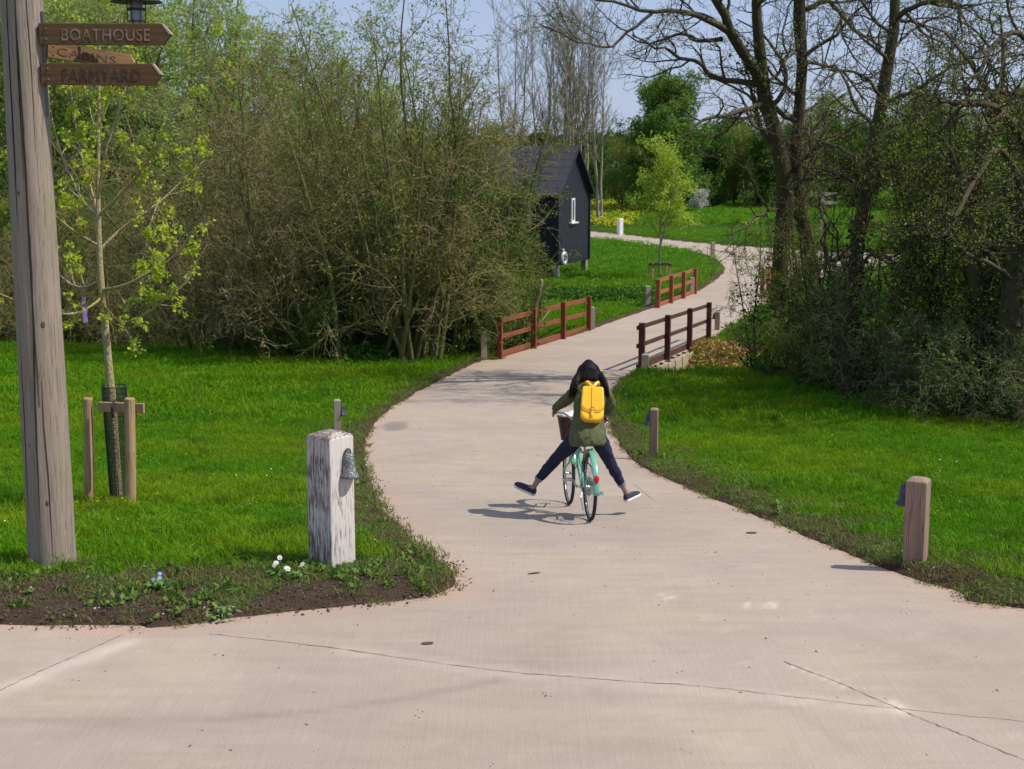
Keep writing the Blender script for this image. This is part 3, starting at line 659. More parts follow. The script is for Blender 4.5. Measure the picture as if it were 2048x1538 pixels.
post(1383, 588, 0.20, 0.74, math.radians(10), M['bollard2'], False, 'bollard hidden behind the far end of the short orange fence')
post(1425, 517, 0.20, 0.85, math.radians(10), M['bollard2'], False, 'small grey bollard on the bend where the far lane turns left')
post(1240, 469, 0.30, 1.08, math.radians(35), M['white'], False, 'white square post on the far lane beside the dandelions')

# ---------------- railings
def fence(name, P0, P1, nposts, h, ps, rs, rails, mats, label, group=None, bolt=True, side=1, extra=0.0):
    d = P1 - P0; dh = Vector((d.x, d.y, 0)); L = dh.length; a = math.atan2(d.y, d.x); slope = d.z / L
    t = empty(name, P0, a, label=label, cat='railing', group=group)
    for i in range(nposts):
        x = L * i / (nposts - 1); z = slope * x
        mb = MB(); mb.box((x, 0, z + h / 2 - 0.3 - extra / 2), (ps, ps, h + 0.6 + extra)); mb.build('post', mats[1], t, bevel=0.008)
    me = None
    for z, hh in rails:
        for i in range(nposts - 1):
            x0 = L * i / (nposts - 1); x1 = L * (i + 1) / (nposts - 1); mb = MB(); y = -side * (ps / 2 + rs / 2 + 0.003)
            sg = random.uniform(-.008, .008); xa = x0 - (ps / 2 if i == 0 else -0.002); xb = x1 + (ps / 2 if i == nposts - 2 else -0.002)
            vs = [(xx, y + yy * rs / 2, z + slope * xx + zz * hh / 2 + sg) for xx in (xa, xb) for yy, zz in ((-1, -1), (1, -1), (1, 1), (-1, 1))]
            mb.add(vs, [(0, 3, 2, 1), (4, 5, 6, 7), (0, 1, 5, 4), (1, 2, 6, 5), (2, 3, 7, 6), (3, 0, 4, 7)])
            mb.build('rail', mats[0], t, bevel=0.005)
    return t
fence('bridge_railing', BL0, BL1, 4, 1.12, 0.13, 0.045, [(1.0, 0.13), (0.56, 0.12), (0.09, 0.15)], (M['redwood'], M['redpost']),
      'sunlit red-brown timber railing on the left side of the bridge', 'bridge railings', side=-1)
fence('bridge_railing', BR0, BR1, 4, 1.15, 0.14, 0.05, [(1.03, 0.10), (0.58, 0.10), (0.07, 0.15)], (M['darkrail'], M['darkpost']),
      'dark shaded timber railing on the right side of the bridge above pale sheet piles', 'bridge railings', side=-1, extra=0.5)
FL0, FL1 = G(1316, 616), G(1390, 588)
fence('lane_fence', FL0, FL1, 4, 1.12, 0.15, 0.05, [(1.03, 0.14), (0.56, 0.14), (0.09, 0.14)], (M['orange'], M['orangepost']),
      'short orange-brown fence on the left edge of the lane beyond the bridge', 'orange lane fences', side=-1)
fence('lane_fence', G(1524, 592), G(1548, 584), 3, 1.15, 0.16, 0.05, [(1.05, 0.16), (0.56, 0.16), (0.09, 0.14)], (M['orange'], M['orangepost']),
      'short orange-brown fence seen through the trees on the right edge of the lane', 'orange lane fences', side=1)
# bridge deck edge, pale sheet piles along it
t = empty('bridge_deck', bmid, math.atan2(bdir.y, bdir.x), label='concrete bridge slab carrying the lane over the ditch, pale vertical piles along its right side', cat='bridge')
def bl(p):
    d = p - bmid; return Vector((d.x * bdir.x + d.y * bdir.y, -(d.x * bper.x + d.y * bper.y), d.z))
a0, a1, b0, b1 = bl(BL0), bl(BL1), bl(BR0), bl(BR1)
M['deck'] = mk('bridge_concrete', (0.36, 0.31, 0.27, 1), (0.26, 0.22, 0.2, 1), scale=3)
c0, c1, d0, d1 = [k.copy() for k in (a0, a1, b0, b1)]
for k in (c0, c1): k.y += 0.10
for k in (d0, d1): k.y -= 0.10
for k in (c0, d0): k.x -= 0.5
for k in (c1, d1): k.x += 0.6
tz = -0.07
vs = [c0 + Vector((0, 0, tz)), c1 + Vector((0, 0, tz)), d1 + Vector((0, 0, tz)), d0 + Vector((0, 0, tz))]; vs += [v - Vector((0, 0, 0.28)) for v in vs]
MB().add(vs, [(3, 2, 1, 0), (4, 5, 6, 7), (0, 1, 5, 4), (1, 2, 6, 5), (2, 3, 7, 6), (3, 0, 4, 7)]).build('slab', M['deck'], t)
k = 20
for i in range(k):
    f = (i + 0.5) / k; f2 = -0.02 + 1.04 * f; p = b0.lerp(b1, f2); w = (b1 - b0).length / k * 0.94
    dirn = math.atan2(b1.y - b0.y, b1.x - b0.x); mb = MB()
    off = 0.045 * (i % 2); dz = random.uniform(-0.03, 0.03)
    mb.box((p.x, p.y - 0.17 - off * 0.3, p.z - 0.33 + dz), (w, 0.05, 0.62), dirn); mb.build('pile', M['cream'], t, bevel=0.008)
for s_, q0, q1 in ((-1, a0, b0), (1, a1, b1)):
    mb = MB(); m0 = q0.lerp(q1, 0.5); mb.box((m0.x + s_ * 0.4, m0.y, m0.z - 0.75), (0.5, (q0 - q1).length * 0.95, 0.9), math.atan2(q1.y - q0.y, q1.x - q0.x) + math.pi / 2); mb.build('abutment', M['deck'], t)

# ---------------- utility pole, finger boards and lantern
pb_ = G(106, 1150); pb_.z = Z(pb_.x, pb_.y)
t = empty('signpost_pole', pb_, 0, label='thick weathered round timber pole carrying the finger boards at the left edge', cat='pole')
ptop = PX(40, -60, pb_.y - 0.02); ax = ptop - pb_; H_ = 5.6
def pole_axis(z): return Vector((ax.x * z / ax.z, ax.y * z / ax.z, z))
mb = MB(); rings = []
for i in range(60):
    z = -0.4 + (H_ + 0.4) * i / 59; r = 0.182 - 0.007 * z; c = pole_axis(z)
    rings.append([c + Vector((math.cos(a), math.sin(a), 0)) * r * (1 + 0.012 * math.sin(3 * a + z) + 0.01 * math.sin(7 * a + 1.3 * z)) for a in [2 * math.pi * j / 40 for j in range(40)]])
mb.rings(rings); shaft = mb.build('shaft', M['pole'], t, smooth=True)
M['crack'] = mk('open_crack', (0.02, 0.014, 0.01, 1), (0.03, 0.02, 0.015, 1), bdist=0, rough=1)
for a0_, z0, z1, w, dr in ((-1.75, 0.0, 2.6, 0.006, 0.30), (-1.45, 1.3, 4.6, 0.006, -0.12), (-2.05, 2.2, 4.7, 0.004, 0.05), (-1.2, 0.1, 1.5, 0.003, -0.1), (-1.62, 3.0, 5.2, 0.004, 0.1), (-1.0, 3.2, 5.2, 0.003, -0.06), (-2.3, 0.4, 1.9, 0.003, 0.06)):
    P = []
    for j in range(25):
        f = j / 24; z = z0 + (z1 - z0) * f; a = a0_ + dr * f + 0.02 * math.sin(9 * f + a0_ * 7) + random.uniform(-.006, .006); r = 0.182 - 0.007 * z
        P.append(pole_axis(z) + Vector((math.cos(a), math.sin(a), 0)) * r)
    MB().tube(P, [w * (0.25 + math.sin(math.pi * j / 24)) for j in range(25)], 5).build('crack', M['crack'], shaft)
M['knot'] = mk('wood_knot', (0.07, 0.045, 0.03, 1), (0.12, 0.07, 0.05, 1), bdist=0)
for a, z, s_ in ((-1.1, 1.92, 0.016), (-1.9, 2.9, 0.01), (-1.35, 0.55, 0.014), (-1.55, 3.6, 0.012), (-2.0, 1.0, 0.01)):
    r = 0.182 - 0.007 * z; c = pole_axis(z) + Vector((math.cos(a), math.sin(a), 0)) * (r - 0.002)
    MB().ball(c, (s_, 0.005, s_ * 1.8), 10, 6, Matrix.Rotation(a + math.pi / 2, 3, 'Z')).build('knot', M['knot'], shaft, smooth=True)

def text_mesh(body, size, extr):
    cu = bpy.data.curves.new('letters', 'FONT'); cu.body = body; cu.size = size; cu.extrude = extr; cu.align_x = 'LEFT'; cu.resolution_u = 3; cu.space_character = 1.08
    o = bpy.data.objects.new('letters', cu); S.collection.objects.link(o)
    dg = bpy.context.evaluated_depsgraph_get(); me = bpy.data.meshes.new_from_object(o.evaluated_get(dg)); bpy.data.objects.remove(o); return me
def finger(P, rot, L, h, th, body, lx, lh, lw, mat, lmat, label, roll=0):
    """board from its pole end P (mid height), pointing along local +x, face towards local -y"""
    t = empty('direction_sign', P, 0, label=label, cat='sign', group='oak finger boards on the pole'); t.rotation_euler = (0, roll, rot)
    tip = h * 0.42; oy = th / 2
    out = [(0, -h / 2), (L - tip, -h / 2), (L, 0), (L - tip, h / 2), (0, h / 2)]
    mb = MB(); n_ = len(out); mb.add([(x, -oy, z) for x, z in out] + [(x, oy, z) for x, z in out], [tuple(range(n_)), tuple(range(2 * n_ - 1, n_ - 1, -1))] + [(i, i + n_, (i + 1) % n_ + n_, (i + 1) % n_) for i in range(n_)])
    bd = mb.build('board', mat, t, bevel=0.003)
    # bevelled pale tip
    mb = MB(); c = 0.012; s_ = 0.0015
    mb.add([(L - tip + s_, -oy - s_, h / 2 + s_), (L + s_, -oy - s_, 0), (L + s_, oy, 0), (L - tip + s_, oy, h / 2 + s_), (L - tip - c, -oy - s_, h / 2 + s_), (L - c * 1.6, -oy - s_, 0)], [(0, 1, 2, 3), (0, 4, 5, 1)])
    mb.build('tip_edge', M['grain_end'], t)
    me = text_mesh(body, lh / 0.70, 0.0016); xs = [v.co.x for v in me.vertices]; w0 = max(xs) - min(xs); x0 = min(xs); sx = lw / w0
    for v in me.vertices:
        x, y, z = v.co; v.co = (lx + (x - x0) * sx, -oy - 0.0012 + z * 0.9, y - lh / 2 - 0.004)
    link('lettering', me, lmat, t)
    for zz in (-h * 0.25, h * 0.25):
        mb = MB(); mb.lathe([(0.008, 0), (0.008, 0.004), (0.004, 0.007)], (0.05, -oy, zz), 8, Matrix.Rotation(math.pi / 2, 3, 'X')); mb.build('bolt', M['steel'], t)
    return t
YS = pb_.y - 0.10
m_px = YS / FPX / math.cos(0)
def at(u, v, Y=YS): return PX(u, v, Y)
finger(at(80, 68), 0.0, 258 * m_px, 41 * m_px, 0.05, 'BOATHOUSE', 44 * m_px, 23 * m_px, 172 * m_px, M['sign'], M['letter_pale'], 'top finger board reading BOATHOUSE, pointing right', roll=math.radians(0.2))
finger(at(84, 148), 0.0, 237 * m_px, 42 * m_px, 0.05, 'FARMYARD', 42 * m_px, 24 * m_px, 153 * m_px, M['sign'], M['letter_dark'], 'lowest finger board reading FARMYARD, pointing right', roll=math.radians(0.4))
pc = at(92, 99, YS + 0.09)
finger(pc, math.radians(56), 0.84, 0.115, 0.04, 'CABINS', 0.08, 0.058, 0.56, M['sign2'], M['letter_dark'], 'middle finger board reading CABINS, turned away between the other two', roll=math.radians(4.2))
mb = MB(); mb.box(at(86, 128, YS + 0.045) - pb_, (0.045, 0.03, 0.75)); mb.build('bracket', M['steel'], t)

# lantern hanging on a bracket high on the pole
pl = PX(272, 5, pb_.y + 0.12)
t = empty('barn_lantern', pl, 0, label='black barn lantern with a wide shade and wire cage hanging above the top finger board', cat='lantern')
MB().lathe([(0.02, 0.20), (0.045, 0.18), (0.055, 0.10), (0.10, 0.055), (0.185, 0.012), (0.190, 0.0), (0.183, -0.002), (0.10, 0.03), (0.05, 0.05)], (0, 0, 0), 32).build('shade', M['black'], t, smooth=True)
MB().lathe([(0.045, 0.03), (0.052, -0.02), (0.052, -0.12), (0.045, -0.15), (0.02, -0.165)], (0, 0, 0), 20).build('glass', M['lamp_glass'], t, smooth=True)
cg = empty('cage', (0, 0, 0)); cg.parent = t
mb = MB()
for j in range(6):
    a = 2 * math.pi * j / 6 + 0.2; mb.tube([(0.066 * math.cos(a) * r_, 0.066 * math.sin(a) * r_, z) for r_, z in ((1, 0.03), (1.02, -0.06), (0.96, -0.13), (0.6, -0.17), (0.05, -0.185))], 0.0035, 5)
for z, r_ in ((-0.045, 0.069), (-0.055, 0.069), (-0.135, 0.064)):
    mb.loop([(r_ * math.cos(a), r_ * math.sin(a), z) for a in [2 * math.pi * j / 20 for j in range(20)]], 0.0035)
bpy.data.objects.remove(cg); mb.build('cage', M['black'], t)
arm_end = pb_ + pole_axis(4.75) - pl
MB().tube([(0, 0, 0.19), (0, 0, 0.36), (-0.05, 0, 0.44), (-0.14, -0.02, 0.46), (arm_end.x + 0.1, arm_end.y, 0.46), (arm_end.x, arm_end.y, 0.44)], 0.014, 8).build('arm', M['black'], t, smooth=True)

# ---------------- finger post far behind the trees (T shape)
p = GT(1642, 500)
t = empty('far_fingerpost', p, 0.1, label='small pale T-shaped fingerpost standing in the meadow behind the right-hand trees', cat='signpost')
hgt = (p - PX(1642, 384, p.y)).length
MB().box((0, 0, hgt / 2 - 0.2), (0.17, 0.17, hgt + 0.4)).build('post', M['bollard2'], t, bevel=0.01)
for s_, z in ((-1, hgt - 0.12), (1, hgt - 0.12), (1, hgt - 0.62)):
    mb = MB(); L_ = 0.75; mb.add([(s_ * x, y, z + zz) for y in (-0.12, -0.09) for x, zz in ((0.03, -0.1), (L_, -0.1), (L_ + 0.1, 0), (L_, 0.1), (0.03, 0.1))],
        [(0, 1, 2, 3, 4), (9, 8, 7, 6, 5)] + [(i, i + 5, (i + 1) % 5 + 5, (i + 1) % 5) for i in range(5)]); mb.build('finger_board', M['bollard2'], t)

# ---------------- black cabin
HC = Vector((2.16, 70.0, 0)); gx_, gy_ = 0.40, 0.917     # near corner, direction of the gable wall
zb = CZ - (528 - HOR) * 70 / FPX; zg = CZ - (557 - HOR) * 70 / FPX; zt = CZ - (386 - HOR) * 70 / FPX; zr = CZ - (296 - HOR) * 71.5 / FPX
GW = 4.1; LW = 6.9; rotc = math.atan2(gy_, gx_)
base_c = Vector((HC.x, HC.y, zg))
t = empty('black_cabin', base_c, rotc, label='black weatherboarded cabin on short stilts with a steep roof, half hidden by the thicket', cat='cabin')
# local: +x along the gable wall, +y along the long wall (away to the left)
z0, z1, z2 = zb - zg, zt - zg, zr - zg
mb = MB(); bw = 0.16
def board(x0, y0, x1, y1, zt0, zt1, nx, ny):
    q = 0.02
    mb.add([(x0, y0, z0), (x1, y1, z0), (x1, y1, zt1), (x0, y0, zt0), (x0 - nx * q, y0 - ny * q, z0), (x1 - nx * q, y1 - ny * q, z0), (x1 - nx * q, y1 - ny * q, zt1), (x0 - nx * q, y0 - ny * q, zt0)],
           [(0, 1, 2, 3), (7, 6, 5, 4), (0, 4, 5, 1), (1, 5, 6, 2), (2, 6, 7, 3), (3, 7, 4, 0)])
gh = lambda x: z1 + (z2 - z1) * (1 - abs(x - GW / 2) / (GW / 2))
wins_g = [(2.0, 2.45, 1.60, 2.60)]; k = int(GW / bw)
for i in range(k):
    x0 = GW * i / k + 0.004; x1 = GW * (i + 1) / k - 0.004; j = 0.005 * (i % 2); board(x0, -j, x1, -j, gh(x0) - 0.03, gh(x1) - 0.03, 0, -1); board(x0, LW + j, x1, LW + j, gh(x0) - 0.03, gh(x1) - 0.03, 0, 1)
k = int(LW / bw)
for i in range(k):
    y0 = LW * i / k + 0.004; y1 = LW * (i + 1) / k - 0.004; j = 0.005 * (i % 2); board(-j, y0, -j, y1, z1, z1, -1, 0); board(GW + j, y0, GW + j, y1, z1, z1, 1, 0)
mb.add([(0.03, 0.03, z0), (GW - 0.03, 0.03, z0), (GW - 0.03, LW - 0.03, z0), (0.03, LW - 0.03, z0), (0.03, 0.03, z1), (GW - 0.03, 0.03, z1), (GW - 0.03, LW - 0.03, z1), (0.03, LW - 0.03, z1), (GW / 2, 0.03, z2 - 0.06), (GW / 2, LW - 0.03, z2 - 0.06)],
       [(3, 2, 1, 0), (0, 1, 5, 8, 4), (2, 3, 7, 9, 6), (1, 2, 6, 5), (3, 0, 4, 7), (4, 8, 9, 7), (5, 6, 9, 8)])
wall = mb.build('wall', M['hutwall'], t)
for sgn in (-1, 1):
    rf = MB(); ov = 0.22; xe = GW / 2 + sgn * (GW / 2 + 0.15); ze = z1 - (z2 - z1) * 0.15 / (GW / 2); th = 0.07
    rf.add([(GW / 2, -ov, z2 + 0.02), (GW / 2, LW + ov, z2 + 0.02), (xe, LW + ov, ze + 0.02), (xe, -ov, ze + 0.02), (GW / 2, -ov, z2 + 0.02 + th), (GW / 2, LW + ov, z2 + 0.02 + th), (xe, LW + ov, ze + 0.02 + th), (xe, -ov, ze + 0.02 + th)],
           [(0, 1, 2, 3), (7, 6, 5, 4), (0, 4, 5, 1), (1, 5, 6, 2), (2, 6, 7, 3), (3, 7, 4, 0)])
    ro = rf.build('roof', M['hutroof'], t)
    # courses of sheet, slightly lapped
    for c in range(7):
        f0, f1 = c / 7, (c + 1) / 7; cm = MB(); za = lambda f: z2 + (ze - z2) * f + 0.095; xa = lambda f: GW / 2 + (xe - GW / 2) * f
        cm.add([(xa(f0), -ov - .01, za(f0) + .0), (xa(f0), LW + ov + .01, za(f0) + .0), (xa(f1), LW + ov + .01, za(f1) + .014), (xa(f1), -ov - .01, za(f1) + .014), (xa(f1), LW + ov + .01, za(f1)), (xa(f1), -ov - .01, za(f1))], [(0, 1, 2, 3), (3, 2, 4, 5), (5, 4, 1, 0)])
        cm.build('roof_course', M['hutroof'], ro)
    for yy in (-ov - 0.035, LW + ov + 0.035):
        bb = MB(); d = 0.17
        bb.add([(GW / 2, yy + e, z2 + 0.11 + s_) for e in (-.02, .02) for s_ in (0, -d)] + [(xe, yy + e, ze + 0.11 + s_) for e in (-.02, .02) for s_ in (0, -d)], [(0, 1, 5, 4), (2, 6, 7, 3), (0, 4, 6, 2), (1, 3, 7, 5), (4, 5, 7, 6), (0, 2, 3, 1)]); bb.build('barge_board', M['hutwall'], t)
for x, y in ((0, 0), (GW, 0), (0, LW), (GW, LW)):
    MB().box((x + (0.02 if x == 0 else -0.02) * -1, y + (-0.02 if y == 0 else 0.02), (z0 + z1) / 2), (0.12, 0.12, z1 - z0 - .02)).build('corner_trim', M['hutwall'], t)
for x, y in ((0.12, 0.12), (GW - 0.15, 0.15), (0.15, LW / 2), (0.15, LW - 0.15), (GW - 0.15, LW - 0.15), (GW - .15, LW / 2)):
    MB().box((x, y, z0 / 2 - 0.25), (0.26, 0.26, z0 + 0.45)).build('stilt', M['bollard2'], t, bevel=0.01)
mb = MB()
for i in range(20):
    for c in range(2): mb.box((0.9 + 0.24 * i + (0.12 if c else 0) - 0.5, 0.55, 0.04 + 0.1 * c), (0.22, 0.12, 0.085))
mb.build('brick_base', M['brick'], t, kind='stuff')
MB().box((GW / 2 - 0.0, LW / 2 + 0.4, z0 - 0.08), (GW - 0.3, LW - 0.8, 0.12)).build('floor_frame', M['hutwall'], t)
def window(x, y, z, w, h, axis, fm, sill=True):
    o = MB(); f = 0.09
    def bx(c, s_):
        if axis == 'y': o.box((x + c[0], y - 0.035, z + c[1]), (s_[0], 0.07, s_[1]))
        else: o.box((x - 0.035, y + c[0], z + c[1]), (0.07, s_[0], s_[1]))
    bx((0, h / 2), (w, f)); bx((0, -h / 2), (w, f)); bx((-w / 2 + f / 2, 0), (f, h - f - .002)); bx((w / 2 - f / 2, 0), (f, h - f - .002))
    wf = o.build('window', fm, t)
    o = MB()
    if axis == 'y': o.box((x, y - 0.02, z), (w - 2 * f, 0.02, h - f))
    else: o.box((x - 0.02, y, z), (0.02, w - 2 * f, h - f))
    o.build('pane', M['glass'], wf)
    if sill:
        o = MB()
        if axis == 'y': o.box((x, y - 0.09, z - h / 2 - 0.075), (w + 0.5, 0.16, 0.06))
        else: o.box((x - 0.09, y, z - h / 2 - 0.075), (0.16, w + 0.2, 0.06))
        o.build('sill', fm, wf)
zw = z0 + (528 - 424) * 72 / FPX
window(1.85, 0, zw, 0.42, 1.05, 'y', M['white'])
window(0, 1.95, z0 + 2.6, 1.15, 1.35, 'x', M['greyframe'], False)
window(0, 5.9, z0 + 2.6, 1.15, 1.35, 'x', M['greyframe'], False)
# white ring hanging on the gable
rc = Vector((0.55, 0, z0 + 0.32)); Mw = t.matrix_basis if False else Matrix.Translation(base_c) @ Matrix.Rotation(rotc, 4, 'Z')
wpz = Mw @ Vector((0.62, -0.08, z0 + 0.30))
r_ = empty('life_ring', wpz, rotc, label='white ring hanging low on the gable wall of the black cabin', cat='life ring')
MB().loop([(0.25 * math.cos(a), 0, 0.25 * math.sin(a)) for a in [2 * math.pi * j / 24 for j in range(24)]], 0.085, 10).build('ring', M['white'], r_, smooth=True)
MB().tube([(-0.06, 0.0, 0.30), (-0.08, 0, 0.40), (-0.05, 0.02, 0.46)], 0.035, 6).build('hanger', M['white'], r_)

# ---------------- flowers at the front edge
M['petal_w'] = mk('petal_white', (0.82, 0.82, 0.78, 1), bdist=0); M['petal_b'] = mk('petal_blue', (0.25, 0.32, 0.75, 1), bdist=0)
def plant(u, v, nfl, col, spread, label, cat, rf=0.022):
    p = GT(u, v); t = empty(cat.replace(' ', '_') + '_plant', p, 0, label=label, cat=cat); r = random.Random(u)
    st = MB(); pe = MB(); ce = MB(); lf = MB()
    for i in range(nfl):
        x, y, z = r.uniform(-spread, spread), r.uniform(-spread * .6, spread * .6), r.uniform(0.07, 0.15)
        st.tube([(x * 0.4, y * 0.4, 0), (x, y, z)], 0.002, 4); M3 = Matrix.Rotation(r.uniform(.5, 1.2), 3, 'X') @ Matrix.Rotation(r.uniform(-.5, .5), 3, 'Y')
        for j in range(9):
            a = 2 * math.pi * j / 9; R = M3 @ Matrix.Rotation(a, 3, 'Z')
            pe.add([Vector((x, y, z)) + R @ Vector(q) for q in ((0.003, 0, 0), (rf * .7, rf * .22, 0.001), (rf, 0, 0.002), (rf * .7, -rf * .22, 0.001))], [(0, 1, 2, 3)])
        ce.ball(Vector((x, y, z)) + M3 @ Vector((0, 0, 0.002)), (rf * .28, rf * .28, rf * .15), 8, 5, M3)
    for i in range(26):
        a = r.uniform(0, 6.28); L = r.uniform(.05, .11); d = Vector((math.cos(a), math.sin(a), 0)); s_ = Vector((-d.y, d.x, 0)); o = Vector((r.uniform(-spread, spread), r.uniform(-spread, spread), 0)) * .7; z = r.uniform(.02, .08)
        lf.add([o, o + d * L * .5 + s_ * L * .2 + Vector((0, 0, z)), o + d * L + Vector((0, 0, z * .8)), o + d * L * .5 - s_ * L * .2 + Vector((0, 0, z))], [(0, 1, 2, 3)])
    st.build('stem', M['weedg'], t); pe.build('petals', col, t); ce.build('flower_centre', M['yellow'] if col is M['petal_w'] else M['petal_w'], t); lf.build('leaves', M['weedg'], t)
M['weedg'] = mk('plant_green', (0.07, 0.16, 0.02, 1), (0.13, 0.23, 0.05, 1), scale=30, bdist=0)
plant(582, 1175, 6, M['petal_w'], 0.16, 'clump of white daisies in the soil strip left of the big white post', 'daisy')
plant(318, 1203, 3, M['petal_b'], 0.05, 'tiny blue flowers in the soil strip between pole and white post', 'violet', 0.018)
plant(440, 1238, 0 or 1, M['petal_w'], 0.12, 'leafy weed rosette on the soil strip near the concrete edge', 'weed', 0.008)
# tyre-track puddle of stones: three dark leaves on the lane
for i, (u, v, l) in enumerate(((1503, 1067, 'dark dead leaf lying on the lane near the right verge'), (855, 1288, 'flattened brown leaf on the concrete in front of the soil strip'), (1068, 1148, 'thin dark twig fragment on the lane in front of the cyclist'))):
    p = G(u, v); o = MB().ball((0, 0, 0.008), ((0.055, 0.025, 0.008), (0.045, 0.022, 0.003), (0.06, 0.008, 0.006))[i], 9, 5).build('fallen_leaf', M['crumb'], None, label=l, cat='leaf'); o.location = p; o.rotation_euler = (0, 0, 0.2 * i)
p = GT(1080, 640)
# ------------------------------------------------------------------ trees
def unit(a): return a / (np.linalg.norm(a, axis=-1, keepdims=True) + 1e-9)
class Tubes:
    def __init__(s): s.b = []
    def add(s, P, R, S_): s.b.append((np.asarray(P, float), np.asarray(R, float), S_)); return s
    def mesh(s, name):
        Vs, Qs, off = [], [], 0
        for P, R, S_ in s.b:
            n, k, _ = P.shape; T = np.empty_like(P); T[:, 1:-1] = P[:, 2:] - P[:, :-2]; T[:, 0] = P[:, 1] - P[:, 0]; T[:, -1] = P[:, -1] - P[:, -2]; T = unit(T)
            md = unit(P[:, -1] - P[:, 0]); ref = np.zeros_like(md); ref[np.arange(n), np.abs(md).argmin(1)] = 1
            U = unit(np.cross(T, ref[:, None, :])); Wv = np.cross(T, U); a = np.arange(S_) / S_ * 2 * np.pi
            V = P[:, :, None] + (U[:, :, None] * np.cos(a)[None, None, :, None] + Wv[:, :, None] * np.sin(a)[None, None, :, None]) * R[:, :, None, None]
            i = (np.arange(n)[:, None, None] * k + np.arange(k - 1)[None, :, None]) * S_ + np.arange(S_)[None, None, :]
            j = (np.arange(n)[:, None, None] * k + np.arange(k - 1)[None, :, None]) * S_ + ((np.arange(S_) + 1) % S_)[None, None, :]
            Qs.append(np.stack([i, j, j + S_, i + S_], -1).reshape(-1, 4) + off); Vs.append(V.reshape(-1, 3)); off += n * k * S_
        return mesh_np(name, np.concatenate(Vs), np.concatenate(Qs))
def spawn(P, R, n, t0, t1, L, ang, trop, wig, K, rr, r, fall=0.5, tip=0.3, grav=None, minr=0.002, lens=None):
    N_, k, _ = P.shape; idx = np.repeat(np.arange(N_), n)
    t = t0 + (t1 - t0) * ((np.tile(np.arange(n), N_) + r.random(N_ * n)) / n); f = t * (k - 1); i0 = np.minimum(f.astype(int), k - 2); fr = (f - i0)[:, None]
    a, b = P[idx, i0], P[idx, i0 + 1]; pos = a + (b - a) * fr; T = unit(b - a); rad = R[idx, i0] * (1 - fr[:, 0]) + R[idx, i0 + 1] * fr[:, 0]
    perp = unit(np.cross(T, r.normal(0, 1, T.shape))); an = np.radians(r.uniform(ang[0], ang[1], len(t)))[:, None]
    d = unit(np.cos(an) * T + np.sin(an) * perp + np.array([0, 0, trop]) * 0.6)
    ln = L * (1 - fall * t) * r.uniform(0.55, 1.25, len(t)); 
    if lens is not None: ln = ln * lens[idx]
    st = (ln / (K - 1))[:, None]; out = [pos]
    for _ in range(K - 1):
        out.append(out[-1] + d * st); d = unit(d + r.normal(0, wig, d.shape) + np.array([0, 0, trop]) * (1.0 / K) + (0 if grav is None else np.array([0, 0, -grav / K])))
    Q = np.stack(out, 1); r0 = np.minimum(rad * rr, rad); rads = np.maximum(r0[:, None] * np.linspace(1, tip, K)[None], minr)
    return Q, rads
def leaves_on(P, n, size, r, jit=0.05, t0=0.2, asp=0.5, down=0.2):
    N_, k, _ = P.shape; idx = r.integers(0, N_, n); t = r.uniform(t0, 1, n) * (k - 1); i0 = np.minimum(t.astype(int), k - 2); fr = (t - i0)[:, None]
    p = P[idx, i0] * (1 - fr) + P[idx, i0 + 1] * fr + r.normal(0, jit, (n, 3))
    d = unit(r.normal(0, 1, (n, 3)) + np.array([0, 0, -down])); s = unit(np.cross(d, r.normal(0, 1, (n, 3)))); sz = (size * r.uniform(0.5, 1.3, n))[:, None]; nn = np.cross(d, s) * sz * 0.08
    V = np.stack([p, p + d * sz * 0.5 + s * sz * asp / 2 + nn, p + d * sz, p + d * sz * 0.5 - s * sz * asp / 2 + nn], 1)
    return V
def leaf_mesh(name, Vl, r):
    V = np.concatenate(Vl).reshape(-1, 3); n = len(V) // 4; i = np.arange(n) * 4
    return mesh_np(name, V, np.stack([i, i + 1, i + 2, i + 3], 1), smooth=False, rnd=r.random(n))
def resample(P, k):
    P = catmull(P, 8) if len(P) > 2 else np.asarray(P, float); s = np.concatenate([[0], np.cumsum(np.linalg.norm(np.diff(P, axis=0), axis=1))]); q = np.linspace(0, s[-1], k)
    return np.stack([np.interp(q, s, P[:, i]) for i in range(P.shape[1])], 1)

def mk_bark(name, c1, c2, c3, scale=6):
    m, n, b = nodes(name); v = coords(n, 'Object', (1, 1, 0.35)); c = mix(n, noise(n, v, scale, 6), c1, c2); c = mix(n, ramp(n, noise(n, coords(n, 'Object'), 1.7, 4), 0.45, 0.62, 0, 0.8), c, c3)
    n.links.new(c, b.inputs['Base Color']); b.inputs['Roughness'].default_value = 0.95; b.inputs['Specular IOR Level'].default_value = 0.15; bump(n, b, noise(n, v, scale * 5, 5), 0.03); return m
M['bark_olive'] = mk_bark('olive_willow_bark', (0.12, 0.115, 0.04), (0.21, 0.19, 0.085), (0.11, 0.125, 0.03))
M['twig_brown'] = mk_bark('brown_twigs', (0.20, 0.135, 0.078), (0.33, 0.24, 0.15), (0.19, 0.18, 0.05), 1.2)
M['twig_olive'] = mk_bark('olive_twigs', (0.14, 0.14, 0.04), (0.24, 0.225, 0.08), (0.12, 0.13, 0.03), 3)
M['bark_dark'] = mk_bark('dark_alder_bark', (0.045, 0.036, 0.022), (0.085, 0.07, 0.04), (0.065, 0.065, 0.022))
M['twig_dark'] = mk_bark('dark_alder_twigs', (0.065, 0.05, 0.035), (0.12, 0.095, 0.065), (0.08, 0.07, 0.03), 3)
M['twig_pale'] = mk_bark('pale_lichened_twigs', (0.17, 0.145, 0.085), (0.30, 0.26, 0.18), (0.12, 0.12, 0.04), 3)
